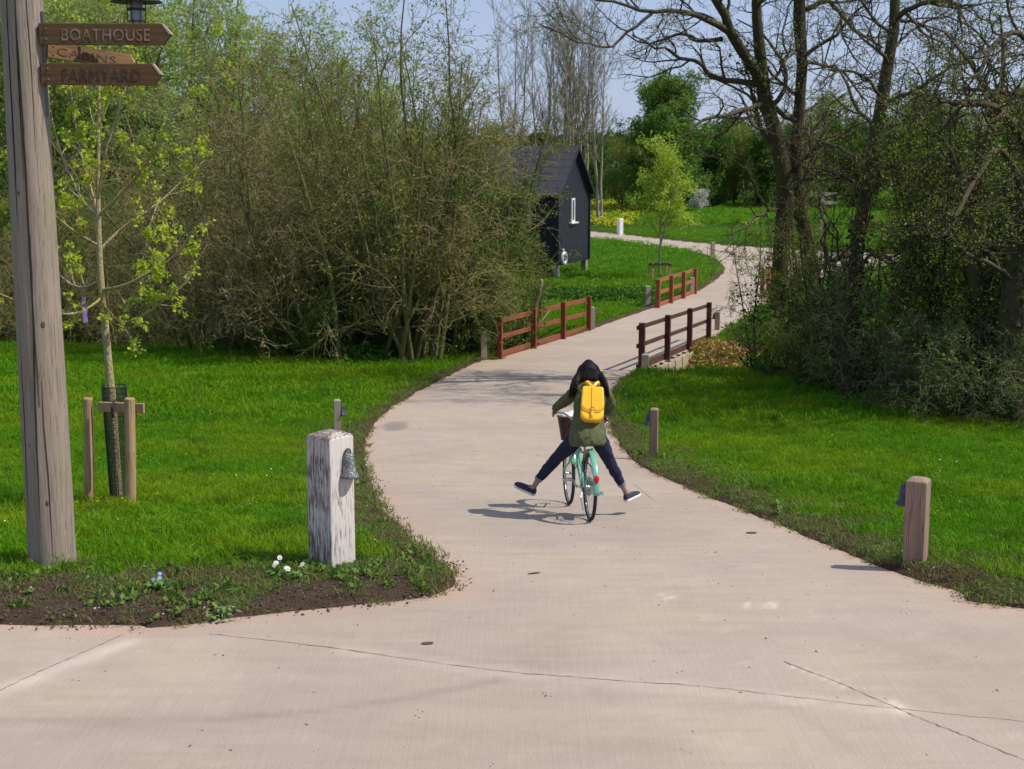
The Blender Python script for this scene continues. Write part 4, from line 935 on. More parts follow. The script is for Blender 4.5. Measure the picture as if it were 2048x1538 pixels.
M['bark_pale'] = mk_bark('pale_grey_bark', (0.26, 0.23, 0.17), (0.38, 0.34, 0.26), (0.24, 0.22, 0.12))
M['bark_young'] = mk_bark('young_maple_bark', (0.36, 0.30, 0.16), (0.48, 0.42, 0.27), (0.34, 0.27, 0.07), 12)
M['lf_willow'] = mk_leaf('willow_leaves', (0.30, 0.40, 0.09), (0.46, 0.54, 0.18), (0.26, 0.38, 0.08), trans=0.4, scale=0.3)
M['lf_bud'] = mk_leaf('opening_buds', (0.20, 0.25, 0.04), (0.34, 0.36, 0.08), (0.16, 0.21, 0.04), trans=0.35, scale=0.6)
M['lf_hedge'] = mk_leaf('hawthorn_leaves', (0.06, 0.14, 0.018), (0.13, 0.23, 0.03), (0.055, 0.11, 0.018), trans=0.3, scale=0.5)
M['lf_thorn'] = mk_leaf('fresh_thorn_leaves', (0.19, 0.30, 0.025), (0.34, 0.42, 0.05), (0.17, 0.23, 0.03), trans=0.35, scale=0.7)
M['lf_ivy'] = mk_leaf('ivy_leaves', (0.022, 0.045, 0.012), (0.05, 0.085, 0.02), None, trans=0.12, rough=0.35)
M['lf_round'] = mk_leaf('full_green_leaves', (0.12, 0.235, 0.03), (0.20, 0.32, 0.05), (0.10, 0.19, 0.025), trans=0.35, scale=0.5)
M['lf_lime'] = mk_leaf('lime_green_leaves', (0.36, 0.52, 0.05), (0.52, 0.62, 0.09), (0.34, 0.46, 0.04), trans=0.45, scale=1.2)
M['lf_maple'] = mk_leaf('young_maple_leaves', (0.32, 0.46, 0.03), (0.50, 0.58, 0.05), (0.42, 0.46, 0.04), trans=0.45, scale=2.0)
M['lf_far'] = mk_leaf('distant_wood_leaves', (0.055, 0.10, 0.03), (0.10, 0.15, 0.05), (0.085, 0.085, 0.04), trans=0.3, scale=0.1)
M['lf_blossom'] = mk_leaf('white_blossom', (0.6, 0.6, 0.55), (0.75, 0.75, 0.7), trans=0.3)

def assemble(name, loc, label, cat, group, parts, rot=0, scale=1.0):
    t = empty(name, loc, rot, label=label, cat=cat, group=group); t.scale = (scale,) * 3
    for pn, me, mat in parts: link(pn, me, mat, t, kind=None if pn == 'trunk' else 'stuff')
    return t
def place(proto, loc, rot, scale, label, squash=1.0):
    c = copy_tree(proto); c.location = loc; c.rotation_euler = (0, 0, rot); c.scale = (scale, scale, scale * squash); c['label'] = label; return c

# --- multi-stemmed bare willow scrub
def scrub(seed, H, nst, lean, L1, cnt, barkm, twigm, leafm, nleaf, lsize, thick=0.07, trop=0.25, baser=0.5, ivy=0, droop=0.0, wig=0.12, minr3=0.0055):
    r = np.random.default_rng(seed); a = r.uniform(0, 2 * np.pi, nst); b = baser * np.sqrt(r.random(nst)); ln = np.radians(r.uniform(lean[0], lean[1], nst)); K = 9
    hh = H * r.uniform(0.6, 1.05, nst); hh[0] = H * 1.05; ln[0] *= 0.15
    d = np.stack([np.sin(ln) * np.cos(a), np.sin(ln) * np.sin(a), np.cos(ln)], 1); p = np.stack([b * np.cos(a), b * np.sin(a), np.full(nst, -0.3)], 1); out = [p]
    for _ in range(K - 1):
        out.append(out[-1] + d * (hh / (K - 1))[:, None]); d = unit(d + r.normal(0, 0.07, d.shape) + np.array([0, 0, 0.05]))
    P0 = np.stack(out, 1); R0 = (thick * hh / H)[:, None] * np.linspace(1, 0.15, K)[None] ** 0.9
    lf = hh / H
    P1, R1 = spawn(P0, R0, cnt[0], 0.12, 0.97, L1, (25, 65), trop, wig, 6, 0.55, r, fall=0.55, grav=droop, minr=0.006)
    P2, R2 = spawn(P1, R1, cnt[1], 0.15, 1.0, L1 * 0.48, (25, 70), trop * 0.7, wig * 1.3, 5, 0.6, r, fall=0.4, grav=droop, minr=0.007)
    P3, R3 = spawn(P2, R2, cnt[2], 0.15, 1.0, L1 * 0.24, (25, 75), trop * 0.4, wig * 1.9, 4, 0.7, r, fall=0.3, grav=droop, minr=minr3)
    parts = [('trunk', Tubes().add(P0, R0, 8).mesh('trunk'), barkm), ('branches', Tubes().add(P1, R1, 5).mesh('branches'), barkm)]
    tw = Tubes().add(P2, R2, 3).add(P3, R3, 3)
    if len(cnt) > 3:
        P4, R4 = spawn(P3, R3, cnt[3], 0.2, 1.0, L1 * 0.14, (25, 70), 0.1, wig * 1.5, 3, 0.8, r, fall=0.2, minr=0.003); tw.add(P4, R4, 3); Pl = P4
    else: Pl = P3
    parts.append(('twigs', tw.mesh('twigs'), twigm))
    if nleaf: parts.append(('foliage', leaf_mesh('foliage', [leaves_on(Pl, nleaf, lsize, r)], r), leafm))
    if ivy:
        lowP = P0[:, :6]; Vv = leaves_on(lowP, ivy, 0.11, r, jit=0.16, t0=0.0, asp=0.8); parts.append(('ivy', leaf_mesh('ivy', [Vv], r), M['lf_ivy']))
    return parts
g_scrub = 'bare willow shrubs of the left thicket'
pA = scrub(11, 9.0, 13, (3, 24), 2.6, (8, 6, 4), M['bark_olive'], M['twig_olive'], M['lf_bud'], 8000, 0.08, thick=0.07, trop=0.22, wig=0.2)
pB = scrub(12, 7.6, 16, (6, 48), 2.8, (7, 6, 4), M['bark_olive'], M['twig_brown'], M['lf_bud'], 9000, 0.075, thick=0.06, trop=0.02, droop=0.35, baser=1.2, wig=0.19)
pC = scrub(13, 7.0, 11, (4, 26), 2.0, (8, 6, 5), M['bark_olive'], M['twig_olive'], M['lf_hedge'], 24000, 0.085, thick=0.065, trop=0.2, ivy=2600)
A = assemble('willow_shrub', GT(838, 732), 'tallest bare willow left of the bridge, its top reaching above the thicket', 'tree', g_scrub, pA, 0.3, 1.02)
C = assemble('ivied_hawthorn', GT(905, 716), 'leafy hawthorn hung with ivy right beside the near end of the left bridge railing', 'tree', 'leafy thorns of the left thicket', pC, 1.0, 0.80)
B = assemble('willow_shrub', GT(740, 730), 'spreading brown willow left of the tallest one, arching twigs almost to the lawn', 'shrub', g_scrub, pB, 0.0, 1.0)
place(A, GT(700, 700), 2.1, 0.93, 'straight olive-stemmed willow behind the spreading brown one')
place(A, GT(930, 702), 3.3, 0.84, 'upright lacy willow nearest the cabin, overlapping its roof')
place(C, GT(985, 700), 2.6, 0.5, 'small leafy thorn growing behind the first rail of the left bridge railing')
place(C, GT(820, 690), 4.0, 0.90, 'green leafy thorn in the middle of the thicket in front of the cabin roof')
place(B, GT(590, 716), 1.7, 1.02, 'dense brown willow in the middle of the thicket, its twigs hanging over the lawn')
place(B, GT(440, 706), 3.9, 0.86, 'round brown willow midway along the left thicket')
place(A, GT(560, 668), 4.4, 0.88, 'tall grey-brown willow rising behind the middle of the thicket')
place(B, GT(300, 680), 5.2, 0.72, 'low brown willow behind the staked young tree')
place(B, GT(150, 668), 2.6, 0.66, 'brown willow seen between the pole and the young tree trunk')
place(B, GT(-20, 660), 0.9, 0.66, 'leftmost brown willow behind the pole')
place(A, GT(860, 680), 1.3, 0.76, 'bare willow whose crooked branches reach across the cabin roof')
place(A, GT(640, 650), 0.7, 0.9, 'bare willow standing furthest back in the middle of the thicket')
place(C, GT(380, 655), 1.9, 0.8, 'leafy thorn behind the round brown willow')
place(C, GT(230, 645), 3.2, 0.75, 'leafy thorn to the right of the young tree, further back')
place(C, GT(60, 640), 5.2, 0.8, 'leafy thorn behind the pole')
place(C, GT(560, 655), 0.4, 0.95, 'leafy thorn in shade behind the dense brown willow')
place(C, GT(775, 722), 1.1, 0.55, 'small leafy thorn among the feet of the upright stems')
place(C, GT(650, 705), 5.0, 0.66, 'leafy thorn standing in front of the spreading brown willow')
place(C, GT(960, 712), 3.0, 0.5, 'small leafy thorn right behind the near left bollard')
place(C, GT(720, 655), 2.4, 0.95, 'leafy thorn in shade between the straight willow and the cabin')
# low thorns and elder at the foot of the thicket
pE = scrub(14, 2.4, 12, (10, 60), 1.1, (6, 5, 4), M['bark_olive'], M['twig_olive'], M['lf_hedge'], 12000, 0.085, thick=0.03, trop=0.05, baser=0.7, minr3=0.004)
E = None
for i, (u, v, s_, l) in enumerate(((655, 722, .9, 'low green elder bush in the gap left of the leaning dead stem'), (560, 706, 1.0, 'low green elder bush under the dense brown willow'), (470, 690, 1.1, 'low green elder bush under the round brown willow'), (350, 672, 1.0, 'low green elder bush behind the young tree, right side'),
        (890, 720, .7, 'low green bush between the tallest willow and the near bollard'), (760, 716, .8, 'low green bush at the feet of the upright stems'), (140, 655, 1.0, 'low green elder bush just right of the pole'), (250, 662, 1.0, 'low green elder bush behind the stakes'))):
    if E is None: E = assemble('elder_bush', GT(u, v), l, 'bush', 'low green bushes under the left thicket', pE, 0, s_)
    else: place(E, GT(u, v), i * 1.3, s_, l)
# --- big willows in fresh leaf behind
pW = scrub(21, 12.5, 8, (4, 30), 4.2, (10, 8, 6), M['bark_olive'], M['twig_olive'], M['lf_willow'], 52000, 0.13, thick=0.16, trop=0.18, baser=0.6, wig=0.15)
g_w = 'pale green willows behind the left thicket'
Wt = assemble('willow_tree', Vector((-13.5, 60, base(0, 60))), 'pale green willow behind the round brown willow, top left of the picture', 'tree', g_w, pW, 0.0, 1.05)
for x, y, rz, s, l in ((-18.5, 58, 1.2, 1.08, 'pale green willow directly behind the young staked tree'), (-23.5, 60, 2.6, 1.1, 'leftmost pale green willow, seen beside the pole'), (-9.2, 64, 3.7, 0.93, 'pale green willow whose crown shows left of the tallest bare willow'),
                       (-15.5, 70, 4.9, 1.25, 'taller pale green willow in the back row, left of centre'), (-22, 72, 0.6, 1.25, 'taller pale green willow in the back row behind the pole'), (-5.0, 74, 5.6, 0.78, 'small pale green willow behind the cabin roof'), (-29, 66, 5.6, 1.15, 'pale green willow at the left edge beyond the pole')):
    place(Wt, Vector((x, y, float(base(0, y)))), rz, s, l)
# --- row of bare poplars behind the cabin
r = np.random.default_rng(31); K = 10; nst = 3
a = r.uniform(0, 6.28, nst); P0 = np.stack([np.stack([0.25 * np.cos(a) + i * 0.10 * np.cos(a), 0.25 * np.sin(a) + i * 0.1 * np.sin(a), np.full(nst, i * 13.0 / (K - 1))], 1) for i in range(K)], 1) + r.normal(0, 0.05, (nst, K, 3)); P0[:, 0, 2] = -0.3
R0 = np.full(nst, 0.10)[:, None] * np.linspace(1, 0.15, K)[None]
P1, R1 = spawn(P0, R0, 16, 0.30, 1.0, 3.6, (22, 55), 0.4, 0.08, 6, 0.5, r, fall=0.5, minr=0.012); P2, R2 = spawn(P1, R1, 6, 0.15, 1, 1.3, (20, 55), 0.3, 0.1, 4, 0.6, r, fall=0.3, minr=0.009); P3, R3 = spawn(P2, R2, 3, 0.2, 1, 0.6, (15, 50), 0.3, 0.1, 3, 0.7, r, minr=0.007)
pP = [('trunk', Tubes().add(P0, R0, 6).mesh('trunk'), M['bark_pale']), ('branches', Tubes().add(P1, R1, 4).mesh('branches'), M['twig_pale']), ('twigs', Tubes().add(P2, R2, 3).add(P3, R3, 3).mesh('twigs'), M['twig_pale'])]
Pp = assemble('bare_poplar', Vector((1.9, 106, base(0, 106))), 'bare pale poplar rising behind the middle of the cabin roof', 'tree', 'bare poplars behind the cabin', pP, 0, 1.08)
for x, y, rz, s, l in ((3.3, 107, 1.5, 1.05, 'bare pale poplar rising behind the cabin ridge'), (4.7, 105, 2.9, 1.12, 'bare pale poplar behind the gable end of the cabin'), (6.3, 106, 4.4, 1.02, 'rightmost bare poplar, against open sky right of the cabin'), (0.0, 107, 5.6, 1.1, 'leftmost bare poplar, tangled with the thicket crowns'), (4.0, 111, 0.5, 1.15, 'bare poplar in the back row above the cabin gable'), (5.5, 110, 3.5, 1.08, 'bare poplar in the back row at the right of the group')):
    place(Pp, Vector((x, y, float(base(0, y)))), rz, s, l)

# --- leafy crown generator (clumps through a volume)
def leafy(seed, H, rad, nleaf, lsize, leafm, barkm, twigm, shape=1.0, trunk_h=0.25, thick=0.12, nst=4, cnt=(12, 6, 5), low=0.1):
    r = np.random.default_rng(seed); K = 8; a = r.uniform(0, 6.28, nst); ln = r.uniform(0.02, 0.22, nst); ln[0] = 0.02
    P0 = np.stack([np.stack([ln * H * (max(0, i - 2) / (K - 3)) * np.cos(a), ln * H * (max(0, i - 2) / (K - 3)) * np.sin(a), np.full(nst, i * H * 0.93 / (K - 1))], 1) for i in range(K)], 1) + r.normal(0, 0.04 * H / 6, (nst, K, 3)); P0[:, 0] = [0, 0, -0.2]; P0[:, 1] = P0[0, 1]; P0[:, 2] = P0[0, 2]
    R0 = np.full(nst, thick)[:, None] * np.linspace(1, 0.15, K)[None]
    P1, R1 = spawn(P0, R0, cnt[0], low, 1.0, rad * 1.05, (35, 75), 0.2, 0.14, 6, 0.5, r, fall=0.45 * shape, minr=0.012); P2, R2 = spawn(P1, R1, cnt[1], 0.2, 1, rad * 0.5, (25, 70), 0.1, 0.15, 4, 0.6, r, minr=0.008); P3, R3 = spawn(P2, R2, cnt[2], 0.2, 1, rad * 0.25, (25, 75), 0.05, 0.18, 3, 0.7, r, minr=0.005)
    return [('trunk', Tubes().add(P0, R0, 7).mesh('trunk'), barkm), ('branches', Tubes().add(P1, R1, 4).add(P2, R2, 3).mesh('branches'), twigm), ('foliage', leaf_mesh('foliage', [leaves_on(P3, nleaf, lsize, r, jit=lsize * 0.8), leaves_on(P2, nleaf // 4, lsize, r, jit=lsize)], r), leafm)]
pR = leafy(41, 9.8, 3.9, 42000, 0.22, M['lf_round'], M['bark_dark'], M['twig_dark'], 0.9, nst=4, cnt=(14, 7, 5), low=0.05)
assemble('round_tree', Vector((11.6, 117, base(0, 117))), 'full round green tree in the centre distance, beyond the meadow', 'tree', None, pR, 0, 1.0)
pL = leafy(42, 5.6, 1.7, 5200, 0.12, M['lf_lime'], M['bark_pale'], M['twig_olive'], 1.1, nst=3, thick=0.05, cnt=(10, 6, 4), low=0.33)
pl_ = GT(1320, 562)
assemble('young_lime_tree', pl_, 'slim young tree with loose lime green crown on the cabin lawn behind the orange fence', 'tree', None, pL, 0, 1.08)
t = empty('tree_guard', pl_, 0.2, label='low wooden stake frame around the slim young tree on the cabin lawn', cat='tree guard')
for x, y in ((-0.42, -0.2), (0.42, -0.2), (-0.42, 0.35), (0.42, 0.35)): MB().box((x, y, 0.3), (0.07, 0.07, 0.95)).build('stake', M['stake'], t)
for y in (-0.2, 0.35): MB().box((0, y - 0.055, 0.70), (0.95, 0.035, 0.09)).build('crossbar', M['darkrail'], t)
# hedgerow trees beyond the meadow
pH = leafy(43, 6.5, 2.6, 17000, 0.22, M['lf_hedge'], M['bark_dark'], M['twig_dark'], 0.7, nst=6, cnt=(9, 6, 4), low=0.02)
pG = leafy(44, 7.0, 2.6, 12000, 0.17, M['lf_bud'], M['bark_dark'], M['twig_olive'], 0.8, nst=6, cnt=(10, 7, 5), low=0.02)
gh_ = 'hedgerow trees beyond the meadow'
Hd = assemble('hedgerow_tree', Vector((5.5, 126, base(0, 126))), 'dark green hedgerow tree just right of the cabin', 'tree', gh_, pH, 0, 0.85)
Gd = assemble('hedgerow_tree', Vector((9.0, 122, base(0, 122))), 'olive hedgerow tree between cabin and round green tree', 'tree', gh_, pG, 0, 0.85)
spots = [(7.6, 134, 'h', .9), (13.5, 124, 'h', .8), (16.0, 123, 'h', .95), (18.8, 126, 'g', .92), (21.5, 123, 'h', .95), (24.5, 126, 'g', 1.05), (27.5, 121, 'h', 1.0), (30.5, 125, 'g', 1.0), (33.5, 119, 'h', 1.1), (37, 123, 'g', 1.1), (40.5, 118, 'h', 1.15), (44, 121, 'h', 1.1), (47, 116, 'g', 1.1),
         (2.0, 128, 'h', .9), (-2, 128, 'g', .95), (20, 133, 'h', 1.1), (29, 134, 'g', 1.3), (36, 133, 'h', 1.35), (44, 132, 'g', 1.4), (12, 136, 'g', .85)]
words = ['small and dark, behind the gap beside the cabin', 'dark, at the foot of the round green tree', 'dark, to the right of the round green tree', 'olive, left of the left alder stems', 'dark, just left of the left alder stems', 'olive, behind the left alder stems', 'dark, behind the fork of the left alder',
         'olive, between the two alders', 'dark, left of the right-hand alder', 'olive, behind the right-hand alder', 'dark, right of the right-hand alder', 'dark, behind the right thicket', 'olive, at the right edge behind the thicket', 'dark, behind the gable of the cabin', 'olive, behind the cabin roof',
         'dark, back row left of the alders', 'olive and tall, back row between the alders', 'dark and tall, back row behind the right-hand alder', 'olive and tall, back row at the right edge', 'olive, low in the back row behind the round green tree']
for i, ((x, y, k, s), w_) in enumerate(zip(spots, words)):
    c = place(Hd if k == 'h' else Gd, Vector((x, y, float(base(0, y)))), i * 1.7, s, 'hedgerow tree, ' + w_)
# white blossom bush
pBl = leafy(45, 1.6, 0.9, 1500, 0.12, M['lf_blossom'], M['bark_dark'], M['twig_dark'], 0.7, nst=4, cnt=(6, 4, 3), thick=0.04)
assemble('blossom_bush', Vector((15.0, 119, base(0, 119))), 'low bush with white blossom at the meadow edge right of the round tree', 'bush', None, pBl, 0, 1.0)
# far off wood on the low hill
mb_ = []; r = np.random.default_rng(77); n = 2600; xs = r.uniform(-260, 420, n); ys = r.uniform(330, 620, n) ; zs = base(0 * xs, ys) - 0.3 + np.clip((ys - 300) / 500, 0, 1) * 5 * (fbm(xs / 260, ys / 400, 5, 3) - 0.42)
clump = broad(300, 120, 2.2, 1.6, 'far_tree_clump', M['lf_far'], 2.6)
k = fbm(xs / 60, ys / 60, 88, 3) > 0.40
scatter('distant_wood', np.stack([xs, ys, zs], 1)[k], np.stack([0 * xs, 0 * xs, r.uniform(0, 6.28, n)], 1)[k], r.uniform(0.6, 1.2, n)[k], np.zeros(k.sum(), int), [clump], label='low distant woodland along the horizon', cat='woodland', kind='stuff')

# --- big alders on the right, skeletons laid out limb by limb
def alder(name, seed, stems, limbs, label, nfill=1.0, ivy=0, ground=None, leafn=3000):
    r = np.random.default_rng(seed); loc = Vector(ground); off = np.array(loc)
    def conv(L, k):
        Q = []
        for u, v, Y, wpx in L:
            p = PX(u, v, Y); Q.append((p.x - off[0], p.y - off[1], p.z - off[2], wpx / 2 * Y / FPX))
        Q = resample(Q, k); wob = r.normal(0, 0.02, (k, 3)); wob[0] = 0; return Q[:, :3] + wob, Q[:, 3]
    P0, R0 = zip(*[conv(s, 16) for s in stems]); P0 = np.array(P0); R0 = np.array(R0)
    P1, R1 = zip(*[conv(s, 14) for s in limbs]); P1 = np.array(P1); R1 = np.array(R1); ln = np.linalg.norm(P1[:, -1] - P1[:, 0], axis=1)
    tk = Tubes().add(P0, R0, 12).mesh('trunk'); 
    # extra limbs out of the stems
    Pa, Ra = spawn(P0, R0, int(7 * nfill), 0.35, 1.0, 3.2, (40, 80), 0.15, 0.22, 10, 0.38, r, fall=0.4, minr=0.008, tip=0.2)
    P1b, R1b = spawn(P1, R1, 7, 0.2, 1.0, 1.7, (30, 75), 0.15, 0.25, 8, 0.6, r, fall=0.3, minr=0.007, tip=0.3)
    Pab, Rab = spawn(Pa, Ra, 7, 0.2, 1.0, 1.2, (30, 75), 0.1, 0.25, 7, 0.6, r, fall=0.3, minr=0.006)
    src = [(P1b, R1b, 6), (Pab, Rab, 5)]; br = Tubes().add(P1, R1, 7).add(Pa, Ra, 6).add(P1b, R1b, 5).add(Pab, Rab, 4); tw = Tubes(); lf = []
    for P, R, c in src:
        P2, R2 = spawn(P, R, c, 0.15, 1, 0.7, (30, 75), 0.05, 0.22, 5, 0.7, r, fall=0.2, minr=0.0045); P3, R3 = spawn(P2, R2, 3, 0.2, 1, 0.32, (30, 75), 0.0, 0.22, 3, 0.8, r, minr=0.0035)
        tw.add(P2, R2, 3).add(P3, R3, 3); lf.append(leaves_on(P3, leafn, 0.05, r))
    parts = [('trunk', tk, M['bark_dark']), ('branches', br.mesh('branches'), M['twig_dark']), ('twigs', tw.mesh('twigs'), M['twig_dark']), ('foliage', leaf_mesh('foliage', lf, r), M['lf_bud'])]
    if ivy: parts.append(('ivy', leaf_mesh('ivy', [leaves_on(P0[:, :6], ivy, 0.085, r, jit=0.11, t0=0.0, asp=0.85)], r), M['lf_ivy']))
    return assemble(name, loc, label, 'tree', 'big alders on the right', parts)
gA = GT(1610, 765); YA = gA.y
alder('alder_tree', 51,
      [[(1575, 800, YA, 49), (1560, 640, YA, 36), (1563, 500, YA, 33), (1575, 400, YA, 36), (1552, 280, YA, 30), (1530, 190, YA - .1, 28), (1520, 90, YA - .2, 22), (1512, -10, YA - .3, 18), (1505, -200, YA - .5, 10), (1490, -380, YA - .6, 3)],
       [(1545, 250, YA, 16), (1528, 185, YA - .1, 23), (1500, 125, YA - .5, 21), (1462, 60, YA - .9, 20), (1432, 0, YA - 1.2, 16), (1390, -120, YA - 1.5, 11), (1340, -280, YA - 1.8, 3)],
       [(1640, 800, YA + .4, 63), (1635, 620, YA + .5, 41), (1612, 470, YA + .5, 30), (1590, 340, YA + .4, 28), (1598, 240, YA + .4, 22), (1604, 120, YA + .3, 22), (1600, 30, YA + .2, 25), (1598, -120, YA, 15), (1610, -360, YA, 4)]],
      [[(1516, 166, YA - .2, 14), (1462, 161, YA - .5, 11), (1422, 150, YA - .8, 9), (1391, 122, YA - 1.1, 8), (1361, 119, YA - 1.3, 7), (1341, 101, YA - 1.5, 6), (1300, 88, YA - 1.8, 4), (1268, 70, YA - 2, 3)],
       [(1456, 62, YA - .9, 15), (1430, 45, YA - 1.2, 13), (1395, 33, YA - 1.5, 11), (1341, 20, YA - 1.8, 9), (1306, 26, YA - 2, 8), (1241, 8, YA - 2.3, 6), (1150, -6, YA - 2.6, 4), (1100, -10, YA - 2.8, 3)],
       [(1304, 27, YA - 2, 7), (1261, 60, YA - 2.2, 6), (1228, 93, YA - 2.3, 5), (1191, 92, YA - 2.6, 4), (1145, 76, YA - 2.9, 4), (1080, 48, YA - 3.2, 3)],
       [(1444, 78, YA - .9, 10), (1405, 82, YA - .6, 8), (1366, 66, YA - .3, 6), (1340, 76, YA, 5), (1290, 88, YA + .3, 4), (1255, 68, YA + .6, 3)],
       [(1590, 240, YA + .2, 11), (1540, 210, YA, 11), (1502, 215, YA - .5, 10), (1452, 231, YA - 1, 8), (1401, 246, YA - 1.4, 6), (1379, 266, YA - 1.6, 4), (1360, 275, YA - 1.8, 3)],
       [(1612, 18, YA + .2, 12), (1655, 5, YA + .2, 10), (1680, 25, YA + .2, 9), (1700, 55, YA, 7), (1735, 75, YA - .3, 6), (1765, 96, YA - .5, 4)],
       [(1604, 125, YA + .3, 9), (1655, 130, YA + .8, 6), (1690, 150, YA + 1.2, 5), (1722, 190, YA + 1.5, 4), (1740, 205, YA + 1.8, 3)],
       [(1535, 170, YA, 8), (1570, 120, YA + .6, 5), (1565, 60, YA + 1, 4), (1585, 0, YA + 1.2, 3)],
       [(1590, 340, YA, 11), (1640, 290, YA - 1, 8), (1690, 300, YA - 1.6, 6), (1730, 330, YA - 2, 4)],
       [(1560, 420, YA, 7), (1520, 430, YA - 1, 5), (1480, 460, YA - 1.5, 4), (1450, 470, YA - 1.8, 3)]],
      'big twin-stemmed alder right of the bridge, one limb reaching left across the sky', 1.3, 900, gA)
gB = GT(1700, 805); YB = gB.y
alder('alder_tree', 52,
      [[(1700, 830, YB, 56), (1700, 650, YB, 37), (1712, 500, YB, 26), (1733, 385, YB, 27), (1752, 290, YB, 26), (1765, 190, YB, 25), (1782, 90, YB, 22), (1790, 0, YB, 20), (1800, -150, YB, 12), (1820, -350, YB, 4)]],
      [[(1786, 50, YB, 14), (1800, 32, YB - .3, 13), (1825, 14, YB - .6, 10), (1863, 4, YB - .9, 10), (1905, 2, YB - 1.1, 8), (1922, 30, YB - 1.3, 6), (1926, 80, YB - 1.4, 3)],
       [(1790, 40, YB, 9), (1830, 45, YB + .4, 6), (1860, 65, YB + .8, 5), (1872, 110, YB + 1, 3)],
       [(1775, 105, YB, 7), (1820, 65, YB + .6, 5), (1860, 40, YB + 1, 4), (1900, 35, YB + 1.3, 3)],
       [(1765, 190, YB, 7), (1720, 150, YB - .7, 6), (1680, 140, YB - 1.2, 4), (1640, 170, YB - 1.6, 3)],
       [(1755, 270, YB, 8), (1810, 240, YB - .6, 6), (1860, 200, YB - 1, 5), (1900, 130, YB - 1.4, 3)],
       [(1740, 350, YB, 10), (1790, 330, YB - 1, 7), (1840, 350, YB - 1.6, 5), (1880, 400, YB - 2, 3)],
       [(1712, 500, YB, 10), (1660, 520, YB - .6, 9), (1645, 490, YB - .8, 7), (1640, 480, YB - .9, 4)],
       [(1708, 560, YB, 8), (1740, 510, YB - .8, 7), (1780, 520, YB - 1.2, 6), (1800, 560, YB - 1.5, 3)]],
      'single dark alder trunk leaning right, to the right of the twin-stemmed one', 1.6, 900, gB)
gC = GT(2030, 850); YC = gC.y
alder('alder_tree', 53,
      [[(2025, 870, YC, 90), (2018, 700, YC, 62), (2030, 560, YC, 50), (2050, 420, YC, 46), (2080, 280, YC, 40), (2100, 100, YC, 36), (2110, -100, YC, 22), (2120, -300, YC, 6)],
       [(1985, 860, YC + .8, 44), (1975, 720, YC + .8, 34), (1950, 560, YC + .9, 30), (1940, 430, YC + 1, 26), (1960, 330, YC + 1.2, 20), (1990, 230, YC + 1.4, 14), (2010, 120, YC + 1.5, 8), (2000, 30, YC + 1.6, 4)]],
      [[(2050, 280, YC, 20), (2014, 236, YC - .3, 17), (1974, 208, YC - .5, 14), (1914, 208, YC - .8, 12), (1880, 200, YC - 1, 7), (1868, 188, YC - 1.1, 4)],
       [(2085, 110, YC, 14), (2035, 65, YC - .4, 11), (1990, 90, YC - .7, 10), (1960, 140, YC - 1, 8), (1930, 165, YC - 1.2, 4)],
       [(2060, 400, YC, 14), (2000, 300, YC - .8, 12), (1960, 350, YC - 1.2, 11), (1925, 400, YC - 1.5, 10), (1900, 460, YC - 1.8, 8), (1870, 480, YC - 2, 4)],
       [(2030, 560, YC, 12), (1980, 530, YC - .8, 10), (1930, 500, YC - 1.4, 8), (1900, 430, YC - 1.8, 6), (1930, 340, YC - 2, 3)]],
      'dark ivied alder at the right edge with crooked limbs reaching left', 1.2, 1800, gC)
# right thicket
pT = scrub(61, 4.6, 8, (6, 45), 2.0, (7, 5, 4), M['bark_dark'], M['twig_pale'], M['lf_thorn'], 8000, 0.085, thick=0.05, trop=0.12, baser=0.6, ivy=0, wig=0.2, droop=0.15)
pU = scrub(62, 3.4, 9, (10, 65), 1.9, (6, 5, 4), M['bark_dark'], M['twig_pale'], M['lf_hedge'], 6000, 0.075, thick=0.035, trop=0.0, baser=0.8, wig=0.22, droop=0.4)
pV = scrub(63, 5.0, 7, (3, 30), 2.0, (9, 7, 5), M['bark_dark'], M['twig_dark'], M['lf_hedge'], 22000, 0.085, thick=0.06, trop=0.15, baser=0.5, ivy=3000)
gt = 'thorn shrubs of the right thicket'
T1 = assemble('thorn_shrub', GT(1580, 772), 'slender leafy thorn beside the rubble bank, sprays of leaves over the lane', 'shrub', gt, pT, 0.5, 0.52)
U1 = assemble('thorn_shrub', GT(1860, 845), 'low tangled pale-twigged thorn hanging over the right lawn', 'shrub', gt, pU, 0.0, 0.55)
V1 = assemble('ivied_thorn', GT(1650, 775), 'dark ivy-covered thorn at the feet of the twin-stemmed alder', 'shrub', 'ivied thorns of the right thicket', pV, 0.0, 0.55)
for proto, u, v, rz, s, l in ((T1, 1640, 790, 2.2, .42, 'thorn shrub just left of the twin-stemmed alder trunk'), (T1, 1950, 800, 1.1, .85, 'tall thorn in front of the alder at the right edge'),
                               (T1, 1860, 690, 5.1, .75, 'open thorn standing furthest back on the right'), 
                              (U1, 1700, 818, 2.4, .66, 'small tangled thorn at the foot of the single dark alder'),  (U1, 1970, 845, 4.1, .55, 'tangled thorn at the lawn edge towards the right frame'), (U1, 2065, 850, 5.5, .62, 'tangled thorn cut by the right edge of the picture'),
                              (V1, 1985, 800, 1.3, 0.95, 'dark ivy-covered thorn at the right edge'), (V1, 2060, 790, 2.7, 1.1, 'tall dark ivied thorn in the far right corner of the thicket'), (V1, 1900, 770, 4.4, .5, 'dark ivied thorn behind the pale tangled one'), (V1, 2010, 690, 3.7, 1.1, 'tall ivied thorn behind the right-edge alder')):
    place(proto, GT(u, v), rz, s, l)
